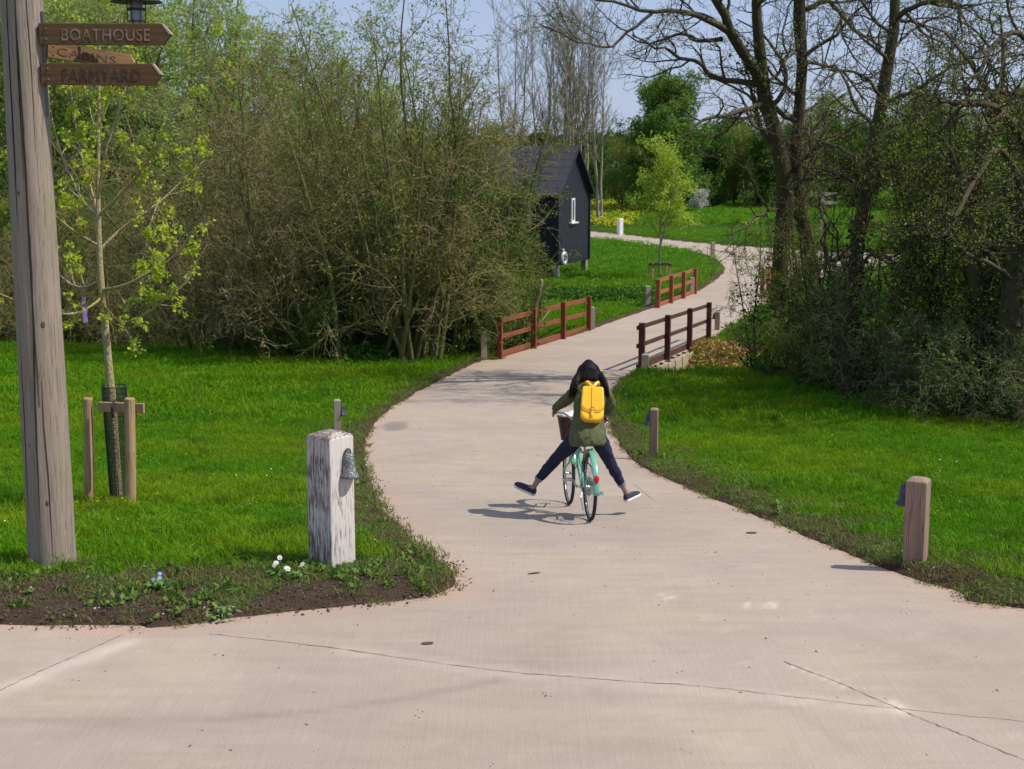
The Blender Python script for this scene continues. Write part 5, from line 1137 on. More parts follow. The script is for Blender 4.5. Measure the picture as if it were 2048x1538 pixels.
# tall slender stems standing among the thorns, ivy at their feet
pS = scrub(64, 6.2, 6, (1, 14), 1.5, (9, 5, 4), M['bark_dark'], M['twig_dark'], M['lf_thorn'], 5200, 0.07, thick=0.045, trop=0.1, baser=0.45, ivy=1500, wig=0.2)
S1 = None
for i, (u, v, s_, l) in enumerate(((1520, 758, .66, 'slender dark stems with leaf sprays at the left end of the right thicket'), (1600, 770, .66, 'slender dark stems left of the foot of the twin-stemmed alder'), (1672, 792, .72, 'slender dark stems between the two leaning alders'),
        (1780, 802, .72, 'slender dark stems right of the single alder'), (1850, 815, 1.0, 'slender dark stems behind the low pale-twigged thorn'), (1925, 828, .95, 'tall slender stems in front of the crooked limbs'), (1990, 838, 1.1, 'tall slender stems left of the trunk at the right edge'), (1030, 694, .7, 'slender leafy stems behind the left railing, across the cabin wall'))):
    if S1 is None: S1 = assemble('ivied_sapling', GT(u, v), l, 'tree', 'slender ivied stems', pS, 0.4, s_)
    else: place(S1, GT(u, v), i * 1.9, s_, l)
# dead leaning branch by the left railing
P = [PX(1040, 706, 42.5), PX(1058, 655, 42.2), PX(1066, 625, 42.0), PX(1078, 585, 41.8), PX(1084, 560, 41.6)]
p0 = P[0].copy()
t = empty('dead_branch', p0, 0, label='pale dead branch leaning up behind the left bridge railing', cat='branch')
MB().tube([p - p0 for p in P], [0.085, 0.075, 0.07, 0.065, 0.04], 8).build('limb', M['bark_pale'], t, smooth=True)
MB().tube([P[1] - p0, P[1] - p0 + Vector((0.35, 0.1, 0.15)), P[1] - p0 + Vector((0.6, 0.1, 0.5))], [0.035, 0.025, 0.012], 6).build('side_branch', M['bark_pale'], t, smooth=True)
# fallen trunk leaning among the stems
for (pts, w, l) in (([(785, 728, 39.5), (750, 700, 40.2), (715, 660, 41), (690, 620, 42)], 9, 'leaning dead stem low in the middle of the left thicket'), ([(955, 560, 39), (920, 500, 39.6), (885, 440, 40.2), (860, 400, 41)], 10, 'pale broken stem leaning left in front of the cabin')):
    P = [PX(*q) for q in pts]; o_ = P[0].copy(); t = empty('leaning_stem', o_, 0, label=l, cat='branch')
    MB().tube([p - o_ for p in P], [w * 40 / FPX, w * 38 / FPX / 1.1, w * 36 / FPX / 1.3, w * 20 / FPX], 8).build('stem', M['bark_pale'], t, smooth=True)

# --- young staked maple on the left lawn
gy = GT(238, 1018); YM = gy.y
def conv(L, k, off):
    Q = [(*(PX(u, v, Y) - off), w / 2 * Y / FPX) for u, v, Y, w in L]; Q = resample(Q, k); return Q[:, :3], Q[:, 3]
stem = [(240, 1035, YM, 17), (232, 900, YM, 17), (222, 780, YM, 17), (214, 690, YM, 16), (204, 590, YM, 14), (199, 500, YM, 12), (196, 400, YM, 9), (197, 300, YM, 7), (198, 180, YM, 6), (200, 60, YM, 4), (198, -60, YM, 3)]
limbs = [[(203, 580, YM, 7), (250, 570, YM - .2, 6), (300, 545, YM - .4, 5), (345, 515, YM - .5, 4), (380, 470, YM - .6, 3)],
         [(208, 610, YM, 6), (245, 645, YM - .3, 5.5), (300, 622, YM - .5, 5), (340, 590, YM - .6, 4), (370, 565, YM - .7, 3)],
         [(203, 595, YM, 6), (185, 610, YM - .2, 5), (150, 628, YM - .4, 5), (90, 622, YM - .5, 4), (30, 600, YM - .6, 4), (-20, 580, YM - .7, 2)],
         [(201, 560, YM, 5), (165, 575, YM + .2, 4), (130, 560, YM + .3, 4), (80, 500, YM + .4, 3), (40, 440, YM + .5, 2)],
         [(200, 500, YM, 7), (240, 460, YM + .1, 6), (290, 425, YM + .2, 5), (330, 395, YM + .3, 4), (375, 350, YM + .4, 3), (410, 320, YM + .5, 2)],
         [(198, 430, YM, 7), (240, 390, YM - .2, 6), (280, 345, YM - .3, 5.5), (310, 300, YM - .4, 5), (335, 250, YM - .5, 4), (375, 180, YM - .6, 4), (420, 130, YM - .7, 3), (440, 70, YM - .8, 2)],
         [(196, 430, YM, 7), (165, 400, YM + .2, 6), (140, 350, YM + .3, 5), (120, 300, YM + .4, 4), (100, 220, YM + .5, 3), (90, 150, YM + .6, 2)],
         [(197, 425, YM, 6), (180, 370, YM + .2, 5), (160, 300, YM + .3, 4), (150, 240, YM + .3, 3), (140, 170, YM + .4, 2)],
         [(197, 400, YM, 5), (205, 330, YM - .2, 4), (225, 260, YM - .2, 4), (245, 200, YM - .3, 3), (260, 130, YM - .3, 2)],
         [(196, 490, YM, 5), (160, 470, YM - .3, 5), (120, 440, YM - .5, 4), (60, 380, YM - .7, 3), (20, 330, YM - .8, 2)],
         [(199, 300, YM, 4), (180, 220, YM + .1, 3), (165, 150, YM + .2, 3), (160, 60, YM + .2, 2)],
         [(320, 395, YM + .3, 3), (300, 450, YM + .1, 3), (290, 500, YM, 2), (280, 540, YM, 1.5)],
         [(198, 250, YM, 4), (230, 170, YM, 3), (235, 100, YM, 2.5), (240, 20, YM, 2)]]
off = gy.copy(); P0, R0 = conv(stem, 18, off); L_ = [conv(l, 12, off) for l in limbs]; P1 = np.array([a for a, b in L_]); R1 = np.array([b for a, b in L_])
for i in range(len(P0)): R0[i] *= 1 + 0.08 * math.sin(i * 2.1)
r = np.random.default_rng(71); P2, R2 = spawn(np.concatenate([P1, resample(P0[8:], 12)[None]]), np.concatenate([R1, R0[[8] * 12][None] * 0.3]), 9, 0.12, 1.0, 0.42, (25, 60), 0.3, 0.12, 5, 0.6, r, fall=0.3, minr=0.003); P3, R3 = spawn(P2, R2, 3, 0.3, 1, 0.16, (25, 60), 0.3, 0.12, 3, 0.7, r, minr=0.002)
# leaves hang in small bunches at the nodes
def bunches(P, nb, per, size, r, spread):
    N_, k, _ = P.shape; idx = r.integers(0, N_, nb); t = r.uniform(0.35, 1, nb) ** 0.6 * (k - 1); i0 = np.minimum(t.astype(int), k - 2); fr = (t - i0)[:, None]; c = P[idx, i0] * (1 - fr) + P[idx, i0 + 1] * fr
    c = np.repeat(c, per, 0); n = len(c); d = unit(r.normal(0, 1, (n, 3)) + np.array([0, 0, -0.3])); p = c + d * spread * r.random((n, 1)); s = unit(np.cross(d, r.normal(0, 1, (n, 3)))); sz = (size * r.uniform(.5, 1.25, n))[:, None]; nn = np.cross(d, s) * sz * .15
    # five-cornered maple leaf made of two folded quads
    a = p; b = p + d * sz * .45 + s * sz * .5 + nn; c2 = p + d * sz; e = p + d * sz * .45 - s * sz * .5 + nn; return np.stack([a, b, c2, e], 1)
lv = [bunches(P3, 560, 6, 0.042, r, 0.045), bunches(P2, 240, 6, 0.042, r, 0.045)]
t = assemble('young_maple', gy, 'young staked maple with bunches of lime green leaves on the left lawn', 'tree', None,
             [('trunk', Tubes().add(P0[None], R0[None], 12).mesh('trunk'), M['bark_young']), ('branches', Tubes().add(P1, R1, 6).add(P2, R2, 4).add(P3, R3, 3).mesh('branches'), M['bark_young']), ('foliage', leaf_mesh('foliage', lv, r), M['lf_maple'])])
t = empty('tree_stakes', gy, 0, label='two round stakes with a crossbar holding the young maple on the left lawn', cat='tree stake')
def stake(u, vb, vt, Y, rad, nm='stake'):
    a = PX(u, vb, Y) - gy; b = PX(u - 2, vt, Y) - gy; a = a - (b - a) * 0.12
    MB().tube([a, a.lerp(b, .5) + Vector((0.006, 0, 0)), b - Vector((0, 0, 0.01)), b], [rad, rad, rad * .98, rad * 0.85], 14).build(nm, M['stake'], t)
stake(178, 1020, 796, YM - 0.05, 0.052); stake(261, 1030, 796, YM - 0.30, 0.054)
MB().box((PX(243, 815, YM - 0.19) - gy), (0.50, 0.035, 0.10), rz=-0.2).build('crossbar', M['stake'], t, bevel=0.004)
MB().tube([PX(228, 803, YM - .20) - gy, PX(224, 815, YM - .26) - gy, PX(226, 835, YM - .24) - gy], 0.014, 6).build('tie', M['black'], t)
t = empty('mesh_guard', gy, 0, label='dark plastic mesh tube around the foot of the young maple', cat='tree guard'); mb = MB(); zt_ = (PX(230, 772, YM) - gy).z; cx_ = (PX(229, 800, YM) - gy).x
for j in range(64):
    a = 2 * math.pi * j / 64; mb.tube([(cx_ + 0.03 + 0.115 * math.cos(a), 0.115 * math.sin(a), -0.03), (cx_ + 0.125 * math.cos(a), 0.125 * math.sin(a), zt_)], 0.0022, 4, cap=False)
for i in range(26):
    z = zt_ * i / 25 + 0; mb.loop([(cx_ + 0.03 * (1 - i / 25) + (0.116 + 0.01 * i / 25) * math.cos(a), (0.116 + 0.01 * i / 25) * math.sin(a), z) for a in [2 * math.pi * j / 20 for j in range(20)]], 0.006 if i == 25 else 0.0018, 4)
mb.build('mesh', M['mesh'], t)
pr = PX(168, 598, YM - .35); t = empty('ribbon', pr, 0, label='short purple ribbon tied to a low branch of the young maple', cat='ribbon')
rb_ = MB(); pts = [(0, 0, 0.02), (-0.008, 0, -0.04), (0.006, 0.01, -0.1), (0.0, 0, -0.16), (0.012, -.01, -0.235)]
rb_.rings([[(x - 0.022 + 0.004 * math.sin(i), y - .001, z), (x + 0.022, y - .001, z + .004), (x + 0.022, y + .001, z + .004), (x - 0.022 + 0.004 * math.sin(i), y + .001, z)] for i, (x, y, z) in enumerate(pts)]); rb_.build('tail', M['purple'], t)
# ------------------------------------------------------------------ bicycle
M['mint'] = mk('mint_green_enamel', (0.16, 0.42, 0.27, 1), (0.14, 0.38, 0.25, 1), rough=0.25, bdist=0, spec=0.6, coat=0.5)
M['tyre'] = mk('black_rubber', (0.015, 0.015, 0.016, 1), (0.025, 0.025, 0.025, 1), rough=0.7, bscale=200)
M['chrome'] = mk('polished_alloy', (0.55, 0.55, 0.56, 1), (0.45, 0.45, 0.46, 1), rough=0.22, metal=0.9, bdist=0)
M['brownleather'] = mk('brown_leather', (0.14, 0.07, 0.035, 1), (0.10, 0.05, 0.025, 1), rough=0.45, scale=20)
M['wicker'] = mk('dark_wicker', (0.16, 0.085, 0.05, 1), (0.07, 0.038, 0.025, 1), scale=60, rough=0.6)
m, n, b = nodes('red_reflector'); b.inputs['Base Color'].default_value = (0.55, 0.01, 0.01, 1); b.inputs['Roughness'].default_value = 0.2; M['red'] = m
M['skin'] = mk('skin', (0.42, 0.23, 0.15, 1), (0.38, 0.20, 0.13, 1), rough=0.55, bdist=0)
M['jacket'] = mk('olive_cotton', (0.105, 0.115, 0.045, 1), (0.078, 0.088, 0.034, 1), scale=14, rough=0.9, bscale=22, bdist=0.012)
M['jeans'] = mk('dark_denim', (0.006, 0.009, 0.028, 1), (0.011, 0.017, 0.048, 1), scale=18, rough=0.85, bscale=26, bdist=0.008)
M['cuffd'] = mk('denim_reverse', (0.22, 0.26, 0.32, 1), (0.16, 0.19, 0.25, 1), scale=60, rough=0.9, bdist=0)
M['canvas'] = mk('charcoal_canvas', (0.025, 0.025, 0.034, 1), (0.04, 0.04, 0.05, 1), scale=60, rough=0.85)
M['sole'] = mk('white_rubber', (0.75, 0.74, 0.72, 1), (0.65, 0.64, 0.62, 1), rough=0.6, bdist=0)
M['yellowbag'] = mk('yellow_leather', (0.95, 0.52, 0.015, 1), (0.90, 0.47, 0.012, 1), scale=8, rough=0.38, spec=0.5, bscale=120, bdist=0.001)
M['yellowbag2'] = mk('yellow_leather_edge', (0.80, 0.36, 0.01, 1), (0.72, 0.30, 0.01, 1), scale=8, rough=0.45, bdist=0)
m, n, b = nodes('black_hair'); v = coords(n, 'Object', (30, 30, 4)); n.links.new(mix(n, noise(n, v, 3, 4), (0.004, 0.0035, 0.004), (0.012, 0.009, 0.008)), b.inputs['Base Color']); b.inputs['Roughness'].default_value = 0.5; b.inputs['Specular IOR Level'].default_value = 0.12; bump(n, b, noise(n, v, 3, 5), 0.006); M['hair'] = m

BO, BF = G(1180, 1042), G(1138, 1009); DY = BO.y - 14.75; print('DY', DY, (BF - BO).length)
def PY(u, v, Y): return PX(u, v, Y + DY)
bX = (BF - BO).normalized(); WB = (BF - BO).length
bZ = (Vector((0, 0, 1)) - bX * bX.z).normalized(); bY = bZ.cross(bX); LEAN = math.radians(0.6)
bZ, bY = bZ * math.cos(LEAN) - bY * math.sin(LEAN), bY * math.cos(LEAN) + bZ * math.sin(LEAN)
BM = Matrix(((bX.x, bY.x, bZ.x, BO.x), (bX.y, bY.y, bZ.y, BO.y), (bX.z, bY.z, bZ.z, BO.z + 0.002), (0, 0, 0, 1))); BI = BM.inverted()
bike = bpy.data.objects.new('bicycle', None); S.collection.objects.link(bike); bike.matrix_world = BM
tag(bike, label='mint green step-through bicycle with wicker front basket, ridden away from the camera', cat='bicycle')
RW = 0.335
def circle(cx, cz, r, n=40, a0=0, a1=2 * math.pi, closed=True, y=0):
    k = n if closed else n + 1
    return [(cx + r * math.cos(a0 + (a1 - a0) * j / n), y, cz + r * math.sin(a0 + (a1 - a0) * j / n)) for j in range(k)]
for x in (0, WB):
    wh = MB().loop(circle(x, RW, 0.307, 48), 0.009, 8).build('rim', M['chrome'], None, smooth=True)
    w = empty('wheel', (0, 0, 0)); w.parent = bike; wh.parent = w
    MB().loop(circle(x, RW, 0.317, 56), 0.0185, 10).build('tyre', M['tyre'], w, smooth=True)
    MB().lathe([(0.02, -0.045), (0.028, -0.04), (0.015, -0.03), (0.015, 0.03), (0.028, 0.04), (0.02, 0.045)], (x, 0, RW), 14, Matrix.Rotation(math.pi / 2, 3, 'X')).build('hub', M['chrome'], w, smooth=True)
    mb = MB()
    for j in range(32):
        a = 2 * math.pi * j / 32; a2 = a + (0.5 if j % 4 < 2 else -0.5); s_ = 0.038 if j % 2 else -0.038
        mb.tube([(x + 0.025 * math.cos(a2), s_, RW + 0.025 * math.sin(a2)), (x + 0.302 * math.cos(a), 0, RW + 0.302 * math.sin(a))], 0.0013, 3, cap=False)
    mb.build('spokes', M['chrome'], w, kind='stuff')
def fender(x, a0, a1, name='mudguard'):
    mb = MB(); rings = []
    for j in range(29):
        a = a0 + (a1 - a0) * j / 28; ca, sa = math.cos(a), math.sin(a); rg = []
        for t_ in [-1.2, -.6, 0, .6, 1.2]: rg.append((0.362 + 0.012 * math.cos(t_), 0.030 * math.sin(t_) / math.sin(1.2)))
        rg += [(r_ - 0.004, y_) for r_, y_ in rg[::-1]]; rings.append([(x + r_ * ca, y_, RW + r_ * sa) for r_, y_ in rg])
    mb.rings(rings); return mb.build(name, M['mint'], bike, smooth=True)
fender(0, math.radians(35), math.radians(187)); fender(WB, math.radians(15), math.radians(160))
for sx in (-1, 1): MB().tube([(-0.30, sx * 0.03, RW + 0.20), (0, sx * 0.06, RW)], 0.0025, 5).build('mudguard_stay', M['chrome'], bike)
MB().ball((-0.375, 0, RW + 0.115), (0.012, 0.026, 0.042), 12, 8).build('rear_reflector', M['red'], bike, smooth=True)
BBx, BBz = 0.44, 0.29; hb = Vector((0.835, 0, 0.70)); ht = Vector((0.785, 0, 0.845)); st = Vector((0.335, 0, 0.60))
fr = MB()
fr.tube([(BBx, 0, BBz), st], 0.016, 12)
fr.tube(catmull([hb.lerp(ht, .75), (0.70, 0, 0.70), (0.55, 0, 0.53), (0.385, 0, 0.43)], 6).tolist(), 0.0155, 12)
fr.tube(catmull([hb.lerp(ht, .1), (0.72, 0, 0.57), (0.58, 0, 0.40), (BBx, 0, BBz)], 6).tolist(), 0.0185, 12)
fr.tube([hb, ht], 0.021, 14)
for s_ in (-1, 1):
    fr.tube([(BBx, s_ * 0.03, BBz), (0.33, s_ * 0.045, BBz + .01), (0, s_ * 0.062, RW)], 0.0095, 8); fr.tube([(st.x + .01, s_ * 0.018, st.z - 0.04), (0.20, s_ * 0.045, .52), (0, s_ * 0.064, RW)], 0.008, 8)
fr.ball((BBx, 0, BBz), (0.026, 0.036, 0.026), 12, 8)
fr.build('frame', M['mint'], bike, smooth=True)
fk = MB()
for s_ in (-1, 1): fk.tube([(hb.x, 0, hb.z - .01), (hb.x + 0.02, s_ * 0.045, hb.z - 0.04), (0.90, s_ * 0.055, 0.50), (WB - 0.03, s_ * 0.055, RW + .05), (WB, s_ * 0.052, RW)], [0.014, 0.014, 0.012, .009, .007], 8)
fk.build('fork', M['mint'], bike, smooth=True)
MB().tube([st, (0.25, 0, 0.80)], 0.0125, 10).build('seatpost', M['chrome'], bike, smooth=True)
mb = MB(); mb.rings([[(0.13 + 0.0, .085 * math.cos(a), .822 + 0.03 * math.sin(a)) for a in [2 * math.pi * j / 14 for j in range(14)]], [(0.18, .10 * math.cos(a), .815 + 0.035 * math.sin(a)) for a in [2 * math.pi * j / 14 for j in range(14)]],
    [(0.27, .06 * math.cos(a), .825 + 0.03 * math.sin(a)) for a in [2 * math.pi * j / 14 for j in range(14)]], [(0.38, .022 * math.cos(a), .825 + 0.02 * math.sin(a)) for a in [2 * math.pi * j / 14 for j in range(14)]]]); mb.build('saddle', M['brownleather'], bike, smooth=True)
HL = BI @ PY(1107, 826, 15.36); HR = BI @ PY(1214, 838, 15.40)
mid = (HL + HR) / 2; dy = (HL - HR) / 2
bar = catmull([HL, HL + Vector((0.10, -0.03, 0)), HL.lerp(HR, .25) + Vector((0.19, 0, 0.0)), (ht.x - 0.02, 0, 0.925), HL.lerp(HR, .75) + Vector((0.19, 0, 0)), HR + Vector((0.10, 0.03, 0)), HR], 6)
hbo = MB().tube(bar.tolist(), 0.0115, 10).build('handlebar', M['chrome'], bike, smooth=True)
for a_, b_ in ((bar[0], bar[6]), (bar[-1], bar[-7])): MB().tube([a_, b_], 0.0165, 12).build('grip', M['brownleather'], hbo, smooth=True)
MB().tube([ht, (ht.x - 0.015, 0, 0.93)], 0.012, 10).build('stem', M['chrome'], bike, smooth=True)
MB().ball(HR + Vector((0.06, 0.05, 0.02)), (0.024, 0.024, 0.02), 12, 8).build('bell', M['chrome'], hbo, smooth=True)
for s_, p_ in ((1, HL), (-1, HR)): MB().tube([Vector(p_) + Vector((0.10, -s_ * .03, -.01)), Vector(p_) + Vector((0.07, -s_ * 0.0, -0.03)), Vector(p_) + Vector((0.0, s_ * 0.0, -0.035))], 0.005, 6).build('brake_lever', M['chrome'], hbo, smooth=True)
# cables
MB().tube(catmull([HL + Vector((.1, -.03, 0)), (0.92, .10, .88), (0.86, 0.03, .72), (0.60, 0.025, .45), (0.35, .03, .42), (0.22, .02, .60)], 6).tolist(), 0.003, 5).build('cable', M['black'], bike, smooth=True)
# drivetrain
CR = 0.165; ca_ = math.radians(20)
for s_, a in ((1, ca_), (-1, ca_ + math.pi)):
    c = MB().tube([(BBx, s_ * 0.045, BBz), (BBx, s_ * 0.06, BBz), (BBx + CR * math.cos(a), s_ * 0.075, BBz + CR * math.sin(a))], [0.014, 0.012, 0.009], 8).build('crank', M['chrome'], bike, smooth=True)
    pc_ = (BBx + CR * math.cos(a), s_ * 0.135, BBz + CR * math.sin(a)); mb = MB(); mb.box(pc_, (0.085, 0.016, 0.022)); mb.box((pc_[0], pc_[1] + .04, pc_[2]), (0.085, 0.012, 0.024)); mb.box((pc_[0], pc_[1] - .04, pc_[2]), (0.085, 0.012, 0.024)); mb.box((pc_[0] + .036, pc_[1], pc_[2]), (0.014, 0.09, 0.026)); mb.box((pc_[0] - .036, pc_[1], pc_[2]), (0.014, 0.09, 0.026)); mb.build('pedal', M['chrome'], bike)
MB().loop(circle(BBx, BBz, 0.088, 30, y=-0.047), 0.006, 6).build('chainring', M['chrome'], bike, smooth=True)
mb = MB(); out = [(BBx + 0.10 * math.cos(a), BBz + 0.105 * math.sin(a)) for a in [math.radians(-100 + 190 * j / 12) for j in range(13)]] + [(-0.02 + 0.045 * math.cos(a), RW + 0.045 * math.sin(a)) for a in [math.radians(95 + 160 * j / 8) for j in range(9)]]
k = len(out); mb.add([(x, -0.066, z) for x, z in out] + [(x, -0.056, z) for x, z in out], [tuple(range(k)), tuple(range(2 * k - 1, k - 1, -1))] + [(i, (i + 1) % k, (i + 1) % k + k, i + k) for i in range(k)]); mb.build('chain_guard', M['mint'], bike)
MB().loop(circle(0, RW, 0.040, 20, y=-0.045), 0.01, 6).build('sprocket', M['chrome'], bike)
MB().tube([(0.03, 0.07, RW - .02), (-0.05, 0.10, RW - .10), (-0.19, .10, RW - .20)], 0.008, 6).build('kickstand', M['chrome'], bike)
MB().tube([(0.21, -0.06, .70), (0.19, -0.045, .66), (0.19, .045, .66), (0.21, 0.06, .70)], 0.008, 6).build('brake_caliper', M['black'], bike)
# basket
bk = Vector((0.965, 0.0, 0.0)); mb = MB(); z0_, z1_ = 0.725, 0.965
def bring(f, n=44, ph=0, amp=0.004):
    hx, hy = 0.095 + 0.03 * f, 0.125 + 0.035 * f; pts = []
    for j in range(n):
        a = 2 * math.pi * j / n; c, s_ = math.cos(a), math.sin(a); e = 0.45
        w = 1 + (amp * (1 if (j + ph) % 2 else -1)) / 0.12
        pts.append((bk.x + hx * math.copysign(abs(c) ** e, c) * w, bk.y + hy * math.copysign(abs(s_) ** e, s_) * w, z0_ + (z1_ - z0_) * f))
    return pts
for i in range(20): mb.loop(bring(i / 19, 44, i), 0.0055, 4)
lo, hi = bring(0, 44, 0, 0), bring(1, 44, 0, 0)
for j in range(0, 44, 2): mb.tube([lo[j], hi[j]], 0.004, 4)
bsk = mb.build('basket', M['wicker'], bike, kind='stuff')
MB().add(bring(0.02, 44, 0, 0), [tuple(range(43, -1, -1))]).build('basket_base', M['wicker'], bike)
MB().loop(bring(1.0, 44, 0, 0), 0.012, 8).build('basket_rim', M['wicker'], bike, smooth=True)
for s_ in (-1, 1): MB().tube([(0.87, s_ * 0.06, .90), (0.80, s_ * 0.045, .905), (0.79, s_ * .02, .90)], 0.009, 6).build('basket_strap', M['brownleather'], bike)
cl = MB(); r_ = random.Random(3)
for i in range(7): cl.ball((r_.uniform(-.07, .07), r_.uniform(-.10, .10), r_.uniform(-.01, .02)), (r_.uniform(.05, .07), r_.uniform(.05, .07), .035), 12, 8)
clo = cl.build('cloth_bundle', M['white'], None, label='crumpled white cloth lying in the wicker bicycle basket', cat='cloth'); clo.location = BM @ Vector((bk.x, 0, z1_ + 0.005)); clo.rotation_euler = (0, 0, math.atan2(bX.y, bX.x))
rm = clo.modifiers.new('r', 'REMESH'); rm.mode = 'VOXEL'; rm.voxel_size = 0.012; rm.use_smooth_shade = True; bake(clo)

# ------------------------------------------------------------------ rider
PO = PY(1176, 866, 14.98)
person = empty('person', PO, 0, label='woman with long black hair riding with both legs stretched wide, olive jacket, dark jeans, slip-on shoes', cat='person')
person['label'] = 'long-haired rider in olive jacket and dark jeans, legs stretched wide off the pedals'
q = lambda u, v, Y: PY(u, v, Y) - PO
m2 = 15.1 / FPX
def limb(mb, L, n=14, k=5, flat=1.0):
    A = catmull([(*q(u, v, Y), r) for u, v, Y, r in L], k); mb.tube([Vector(a[:3]) for a in A], [a[3] for a in A], n, flat=flat)
Lleg = [(1162, 868, 14.99, .085), (1137, 893, 15.06, .078), (1113, 917, 15.14, .058), (1093, 940, 15.19, .052), (1077, 958, 15.24, .036)]
Rleg = [(1192, 868, 14.97, .085), (1205, 893, 15.03, .078), (1217, 918, 15.10, .058), (1231, 945, 15.15, .051), (1244, 969, 15.20, .036)]
Lank = [(1077, 958, 15.24, .033), (1070, 970, 15.27, .028), (1065, 977, 15.29, .034)]; Rank = [(1244, 969, 15.20, .033), (1250, 981, 15.22, .028), (1254, 990, 15.24, .034)]
Larm = [(1155, 783, 15.17, .050), (1143, 791, 15.22, .045), (1131, 801, 15.28, .038), (1118, 811, 15.33, .033), (1109, 818, 15.37, .026)]
Rarm = [(1205, 783, 15.15, .050), (1214, 793, 15.19, .045), (1220, 804, 15.24, .038), (1218, 816, 15.32, .033), (1215, 826, 15.38, .026)]
body = MB()
TR = [(1175, 878, 14.97, 27, .11), (1176, 864, 14.98, 29, .125), (1177, 838, 15.02, 23, .095), (1178, 812, 15.08, 24, .10), (1180, 790, 15.15, 27, .10), (1180, 775, 15.20, 24, .08), (1179, 766, 15.24, 12, .06)]
def torso(mb, rings, grow=0.0, n=24):
    A = catmull([(*q(u, v, Y), hw * m2, hd) for u, v, Y, hw, hd in rings], 4); R = []
    for i, a in enumerate(A):
        up = Vector(A[min(i + 1, len(A) - 1)][:3]) - Vector(A[max(i - 1, 0)][:3]); up.normalize(); X = Vector((1, 0, 0)); X = (X - up * X.dot(up)).normalized(); Y = up.cross(X)
        R.append([Vector(a[:3]) + X * math.copysign(abs(math.cos(t)) ** .85, math.cos(t)) * (a[3] + grow) + Y * math.sin(t) * (a[4] + grow) for t in [2 * math.pi * j / n for j in range(n)]])
    mb.rings(R)
torso(body, TR)
HCn = q(1178, 748, 15.34)
fwd = Vector((bX.x, bX.y, -0.25)).normalized(); sid = Vector((fwd.y, -fwd.x, 0)).normalized(); upv = sid.cross(fwd); HM = Matrix((sid, fwd, upv)).transposed()
body.tube([q(1179, 772, 15.22), q(1178.5, 760, 15.27), HCn + HM @ Vector((0, -0.01, -0.06))], [.055, .048, .05], 16)
body.ball(HCn, (.074, .092, .108), 20, 14, HM); body.ball(HCn + HM @ Vector((0, .035, -.065)), (.05, .055, .045), 16, 10, HM)
body.tube([HCn + HM @ Vector((0, .088, .015)), HCn + HM @ Vector((0, .112, -.022)), HCn + HM @ Vector((0, .095, -.032))], [.009, .014, .012], 8)
for s_ in (-1, 1):
    body.ball(HCn + HM @ Vector((s_ * .075, -.005, -.005)), (.008, .018, .03), 8, 6, HM); body.ball(HCn + HM @ Vector((s_ * .03, .078, .025)), (.02, .012, .008), 8, 6, HM); body.ball(HCn + HM @ Vector((s_ * .04, .065, -.03)), (.024, .022, .022), 8, 6, HM)
body.ball(HCn + HM @ Vector((0, .092, -.055)), (.022, .010, .008), 10, 6, HM)
for L in (Lleg, Rleg): limb(body, [(u, v, Y, r - .010) for u, v, Y, r in L])
for L in (Lank, Rank): limb(body, L)
for L in (Larm, Rarm): limb(body, L)
# hands: palm over the grip, four fingers of different length curled round it, thumb underneath
def hand(wr, gp, gdir, s_):
    """wr wrist, gp grip centre, gdir unit vector along the grip towards the little finger side"""
    down = (Vector((0, 0, -1)) - gdir * Vector((0, 0, -1)).dot(gdir)).normalized(); f = (gp - wr); f = (f - gdir * f.dot(gdir)).normalized()
    pc = gp - down * 0.030 - f * 0.012; body.tube([wr, wr.lerp(pc, .6), pc], [.024, .027, .024], 12)
    body.ball(pc, (.042, .036, .016), 14, 8, Matrix((gdir, f, down.cross(f).cross(f) if False else gdir.cross(f))).transposed())
    for i, (o, ln) in enumerate(((-.032, .95), (-.011, 1.08), (.010, 1.0), (.030, .82))):
        b = pc + gdir * o + f * 0.022; r0 = .0095 - .0006 * i
        P = [b, b + f * .026 * ln + down * .010, b + f * .030 * ln + down * .034 * ln, b + f * .008 * ln + down * .050 * ln, b - f * .010 * ln + down * .046 * ln]
        body.tube([p for p in P], [r0, r0, r0 * .95, r0 * .88, r0 * .75], 8)
    tb = pc - gdir * .034 - f * .012; body.tube([tb, tb - gdir * .016 + down * .020 + f * .004, tb - gdir * .004 + down * .044 + f * .010, tb + gdir * .012 + down * .056 + f * .018], [.013, .012, .0105, .008], 8)
def wpos(lp): return (BM @ Vector(lp)) - PO
for bi, L, s_ in ((0, Larm, 1), (-1, Rarm, -1)):
    a_, b_ = wpos(bar[bi]), wpos(bar[5 if bi == 0 else -6]); g = (a_ - b_).normalized(); gp = a_.lerp(b_, .45)
    hand(q(*L[-1][:3]), gp, g, s_)
bo = body.build('body', M['skin'], person); rm = bo.modifiers.new('r', 'REMESH'); rm.mode = 'VOXEL'; rm.voxel_size = 0.0062; rm.use_smooth_shade = True
sm = bo.modifiers.new('s', 'SMOOTH'); sm.factor = 0.4; sm.iterations = 2; bake(bo)
for s_ in (-1, 1):
    MB().ball(HCn + HM @ Vector((s_ * .030, .084, .008)), (.012, .007, .008), 10, 8, HM).build('eye', M['white'], person, smooth=True)
M['lips'] = mk('lips', (0.35, 0.10, 0.09, 1), rough=0.4, bdist=0)
MB().ball(HCn + HM @ Vector((0, .100, -.055)), (.02, .006, .006), 10, 6, HM).build('mouth', M['lips'], person, smooth=True)
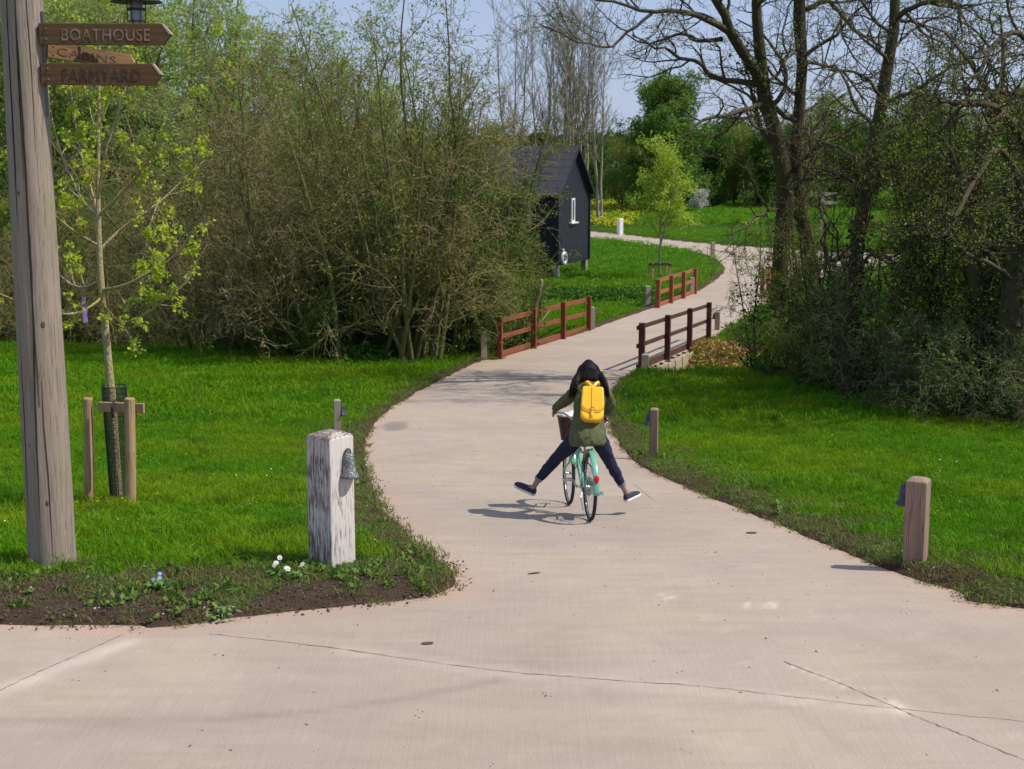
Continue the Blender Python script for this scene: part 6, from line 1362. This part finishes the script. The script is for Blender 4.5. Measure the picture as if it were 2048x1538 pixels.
# jacket
jk = MB()
JR = [(1175, 891, 14.91, 33, .165), (1175, 882, 14.92, 36, .180), (1176, 864, 14.96, 34.5, .165), (1177, 840, 15.01, 30.5, .125), (1178, 815, 15.07, 30, .120), (1180, 793, 15.14, 32.5, .120), (1180, 779, 15.19, 31, .10), (1179.5, 771, 15.22, 24, .085), (1179, 764, 15.25, 13, .068), (1178.5, 759, 15.27, 11, .062)]
torso(jk, JR, 0.0, 30)
for L, sgn in ((Larm, -1), (Rarm, 1)):
    limb(jk, [(L[0][0] - sgn * 7, L[0][1] - 1, L[0][2], .070)] + [(u, v, Y, r + g_) for (u, v, Y, r), g_ in zip(L, (.019, .017, .017, .015, .015))])
# folds: soft ridges across sleeves and the waist
r_ = random.Random(8)
for i in range(20):
    u = r_.uniform(1150, 1205); v_ = r_.uniform(838, 882); jk.tube([q(u - 9, v_ - r_.uniform(-4, 4), 14.93 if v_ > 860 else 14.95), q(u, v_, 14.865 if v_ > 860 else 14.90), q(u + 9, v_ + r_.uniform(-4, 4), 14.92 if v_ > 860 else 14.95)], [.006, .02, .006], 6)
for L in (Larm, Rarm):
    for i in range(6):
        t_ = 0.15 + 0.14 * i; a = q(*L[1][:3]).lerp(q(*L[3][:3]), t_); rr_ = .054 - .012 * t_; jk.ball(a + Vector((r_.uniform(-.01, .01), -.008, r_.uniform(-.012, .012))), (rr_, rr_, .012), 10, 6, Matrix.Rotation(r_.uniform(-.6, .6), 3, 'Y'))
jo = jk.build('jacket', M['jacket'], person); rm = jo.modifiers.new('r', 'REMESH'); rm.mode = 'VOXEL'; rm.voxel_size = 0.0105; rm.use_smooth_shade = True
sm = jo.modifiers.new('s', 'SMOOTH'); sm.factor = 0.5; sm.iterations = 4
tx = bpy.data.textures.new('folds', 'CLOUDS'); tx.noise_scale = 0.055; dm = jo.modifiers.new('d', 'DISPLACE'); dm.texture = tx; dm.strength = 0.028; dm.mid_level = 0.5; bake(jo)
# collar flap
MB().loop([q(1178.5 + 13.5 * math.cos(a), 764 + 3.0 * math.sin(a), 15.25 - .072 * math.sin(a)) for a in [2 * math.pi * j / 24 for j in range(24)]], .012, 8).build('collar', M['jacket'], person, smooth=True)
# jeans
je = MB(); torso(je, [(1175, 884, 14.97, 26, .11), (1176, 874, 14.98, 31, .128), (1176, 858, 15.0, 28, .12)], 0.0)
for L in (Lleg, Rleg): limb(je, [(u, v, Y, r + .004) for u, v, Y, r in L], 16)
for L in (Lleg, Rleg):
    for i in range(9):
        a = q(*L[2][:3]).lerp(q(*L[4][:3]), r_.uniform(-.2, .95)); je.ball(a, (.054 * (1 if i < 5 else .85), .054 * .9, .010), 10, 6, Matrix.Rotation(r_.uniform(-.5, .5) + (0.7 if L is Lleg else -0.5), 3, 'Y'))
jo = je.build('jeans', M['jeans'], person); rm = jo.modifiers.new('r', 'REMESH'); rm.mode = 'VOXEL'; rm.voxel_size = 0.010; rm.use_smooth_shade = True
sm = jo.modifiers.new('s', 'SMOOTH'); sm.factor = 0.5; sm.iterations = 3; dm = jo.modifiers.new('d', 'DISPLACE'); dm.texture = tx; dm.strength = 0.018; dm.mid_level = 0.5; bake(jo)
for L in (Lleg, Rleg):
    a, b_ = q(*L[4][:3]), q(*L[3][:3]); d_ = (a - b_).normalized(); MB().tube([a - d_ * .028, a - d_ * .026, a + d_ * .004, a + d_ * .006], [.040, .045, .044, .036], 16).build('jeans_cuff', M['cuffd'], person, smooth=True)
# slip-on shoes
for nm, heel, toe, L in (('shoe', (1071, 985, 15.27), (1036, 967, 15.36), Lank), ('shoe', (1250, 997, 15.17), (1274, 984, 15.34), Rank)):
    h_, t_ = q(*heel), q(*toe); ax_ = (t_ - h_).normalized(); Ls = 0.245; dn = q(*L[2][:3]) - q(*L[0][:3]); dn = (dn - ax_ * dn.dot(ax_)).normalized(); sd_ = ax_.cross(dn)
    prof = [(0.0, .020, .050), (0.012, .030, .056), (0.05, .034, .056), (0.09, .036, .050), (0.13, .043, .044), (0.17, .047, .036), (0.205, .044, .028), (0.230, .033, .020), (0.245, .012, .010)]
    up_ = MB(); so_ = MB(); R1_, R2_ = [], []; orig = h_ + dn * 0.012
    for x, w_, hh in prof:
        c = orig + ax_ * x
        R1_.append([c + sd_ * w_ * math.cos(a) - dn * (hh * max(0, math.sin(a)) ** .8) + dn * (.004 if math.sin(a) < 0 else 0) for a in [2 * math.pi * j / 16 for j in range(16)]])
        w2 = w_ + .004; R2_.append([c + sd_ * w2 * a + dn * b_ for a, b_ in ((-1, 0), (-1, .020), (-.9, .026), (.9, .026), (1, .020), (1, 0))])
    up_.rings(R1_); so_.rings(R2_); sh = up_.build('shoe', M['canvas'], person, smooth=True); so_.build('sole', M['sole'], sh, bevel=.003)
    MB().loop([orig + ax_ * (.052 + .045 * math.cos(a)) + sd_ * .031 * math.sin(a) - dn * (.052 - .004 * math.cos(a)) for a in [2 * math.pi * j / 20 for j in range(20)]], .0035, 6).build('opening', M['cuffd'], sh, smooth=True)
# hair: full cap plus strands falling over the shoulders
hr = MB(); HRr = [(1177, 722.5, 15.37, 3, .02), (1177, 725, 15.36, 10, .07), (1177, 731, 15.35, 16, .10), (1177, 740, 15.33, 21, .115), (1177, 749, 15.31, 24, .115), (1178, 757, 15.28, 26.5, .10), (1178.5, 763, 15.25, 27, .085), (1179, 767, 15.22, 24, .05)]
torso(hr, HRr[::-1], 0.0, 30)
def lock(L): hr.tube([q(u, v, Y) for u, v, Y, r in L], [r for *_, r in L], 10, flat=.7)
lock([(1158, 748, 15.26, .045), (1150, 762, 15.19, .048), (1144, 776, 15.13, .036), (1140, 790, 15.12, .018), (1138, 799, 15.14, .004)])
lock([(1160, 752, 15.24, .03), (1152, 770, 15.12, .026), (1148, 784, 15.09, .014), (1147, 793, 15.09, .004)])
lock([(1198, 748, 15.26, .04), (1207, 762, 15.18, .040), (1213, 775, 15.10, .028), (1217, 789, 15.08, .013), (1218, 799, 15.08, .003)])
ho = hr.build('hair', M['hair'], person); rm = ho.modifiers.new('r', 'REMESH'); rm.mode = 'VOXEL'; rm.voxel_size = 0.008; rm.use_smooth_shade = True; sm = ho.modifiers.new('s', 'SMOOTH'); sm.factor = .5; sm.iterations = 3; bake(ho)
st_ = MB(); r_ = random.Random(5)
for i in range(300):
    s_ = r_.uniform(-1, 1); top = q(1177 + 3 * s_, 723, 15.36); w_ = abs(s_) ** .8 * (1 if s_ > 0 else -1)
    Lk = [top, q(1177 + 17 * w_, 731, 15.36 - .10 * (1 - abs(w_)) ** .5), q(1177 + 24.5 * w_, 746, 15.32 - .125 * (1 - abs(w_) ** 2) ** .5), q(1178 + 28 * w_, 761, 15.25 - .10 * (1 - abs(w_) ** 2) ** .5)]
    if abs(s_) > .62: Lk += [q(1178 + 35 * w_, 776 + r_.uniform(-3, 3), 15.11 + r_.uniform(-.02, .02)), q(1178 + 38 * w_ + r_.uniform(-3, 3), 787 + r_.uniform(-4, 16), 15.09 + r_.uniform(-.02, .03))]
    else: Lk += [q(1178 + 28 * w_ + r_.uniform(-2, 2), 767 + r_.uniform(-2, 3), 15.19)]
    A = catmull([p + Vector([r_.uniform(-.004, .004)] * 1 + [r_.uniform(-.005, .005), r_.uniform(-.003, .003)]) for p in Lk], 3); k = len(A); st_.tube([Vector(a) for a in A], [.0038 * (1 - .7 * j / k) for j in range(k)], 4)
st_.build('hair_strands', M['hair'], person, smooth=True, kind='stuff')

# ------------------------------------------------------------------ yellow backpack
up_ = (PY(1180, 780, 15.17) - PY(1178, 850, 14.985)).normalized(); xx_ = Vector((math.cos(0.03), math.sin(0.03), 0)); xx_ = (xx_ - up_ * xx_.dot(up_)).normalized(); nn_ = xx_.cross(up_)   # nn_ points away from the back? checked below
if nn_.y > 0: nn_ = -nn_
bc = PY(1182, 813, 15.07) + nn_ * 0.165 - up_ * 0.045
PM = Matrix(((xx_.x, -nn_.x, up_.x, bc.x), (xx_.y, -nn_.y, up_.y, bc.y), (xx_.z, -nn_.z, up_.z, bc.z), (0, 0, 0, 1)))      # local: x right, y into the back, z up
bag = bpy.data.objects.new('backpack', None); S.collection.objects.link(bag); bag.matrix_world = PM
tag(bag, label='bright yellow leather backpack with flap and buckle strap on the cyclist\'s back', cat='backpack')
Hh = 0.172
def outline(grow=0.0, zlo=-Hh, zhi=Hh, rb=0.075, rt=0.02, curve=0.0, n=8):
    pts = []; w = lambda z: 0.118 - 0.020 * (z + Hh) / (2 * Hh) + grow
    zl, zh = zlo - grow, zhi + grow
    for j in range(n + 1):
        a = math.pi * 1.5 + math.pi / 2 * j / n; pts.append((w(zl + rb) - rb + rb * math.cos(a), zl + rb + rb * math.sin(a)))
    for j in range(4):
        a = math.pi / 2 * j / 3; pts.append((w(zh - rt) - rt + rt * math.cos(a), zh - rt + rt * math.sin(a)))
    for j in range(4):
        a = math.pi / 2 + math.pi / 2 * j / 3; pts.append((-w(zh - rt) + rt + rt * math.cos(a), zh - rt + rt * math.sin(a)))
    for j in range(n + 1):
        a = math.pi + math.pi / 2 * j / n; pts.append((-w(zl + rb) + rb + rb * math.cos(a), zl + rb + rb * math.sin(a)))
    return pts
def slab(lays, name, mat, **k):
    mb = MB(); mb.rings([[(x, y, z) for x, z in outline(g, **k)] for y, g in lays]); return mb.build(name, mat, bag, smooth=False, bevel=.003)
slab([(0.055, -.012), (0.045, 0.0), (-0.030, 0.0), (-0.042, -.006), (-0.047, -.02)], 'pouch', M['yellowbag'])
fl_ = slab([(-0.020, 0.004), (-0.052, 0.004), (-0.058, -.002), (-0.060, -.010)], 'flap', M['yellowbag'], zlo=-0.072, rb=0.07)
slab([(-0.018, 0.006), (-0.050, 0.006), (-0.054, 0.002)], 'flap_edge', M['yellowbag2'], zlo=-0.088, rb=0.075)
MB().box((0, -0.064, 0.045), (0.020, 0.006, 0.245)).build('strap', M['yellowbag'], bag, bevel=.002)
MB().box((0, -0.064, -0.105), (0.026, 0.007, 0.05)).build('strap_end', M['yellowbag'], bag, bevel=.003)
for x in (-0.0125, 0.0125): MB().box((x, -0.0625, 0.05), (0.002, 0.003, 0.235)).build('stitch_line', M['yellowbag2'], bag)
MB().loop([(-0.018, -0.070, -0.045), (0.018, -0.070, -0.045), (0.018, -0.070, -0.075), (-0.018, -0.070, -0.075)], .0028, 6).build('buckle', M['chrome'], bag)
MB().tube([(0, -0.068, -0.13), (0.004, -0.066, -0.145), (0.0, -0.060, -0.165)], .003, 5).build('cord', M['yellowbag2'], bag)
for s_ in (-1, 1):
    pts = catmull([(0.004 * s_, -0.035, 0.178), (0.022 * s_, -0.030, 0.205), (0.052 * s_, -0.005, 0.245), (0.062 * s_, 0.045, 0.262), (0.075 * s_, 0.11, 0.255)], 5)
    rg = []
    for i, p in enumerate(pts):
        t_ = Vector(pts[min(i + 1, len(pts) - 1)]) - Vector(pts[max(i - 1, 0)]); t_.normalize(); wd = Vector((-t_.z, 0, t_.x)).normalized() * .012; th = wd.cross(t_).normalized() * .003; p = Vector(p)
        rg.append([p - wd - th, p + wd - th, p + wd + th, p - wd + th])
    MB().rings(rg).build('shoulder_strap', M['yellowbag'], bag)
MB().box((0, -0.03, 0.182), (0.04, 0.02, 0.016)).build('strap_keeper', M['yellowbag2'], bag, bevel=.003)
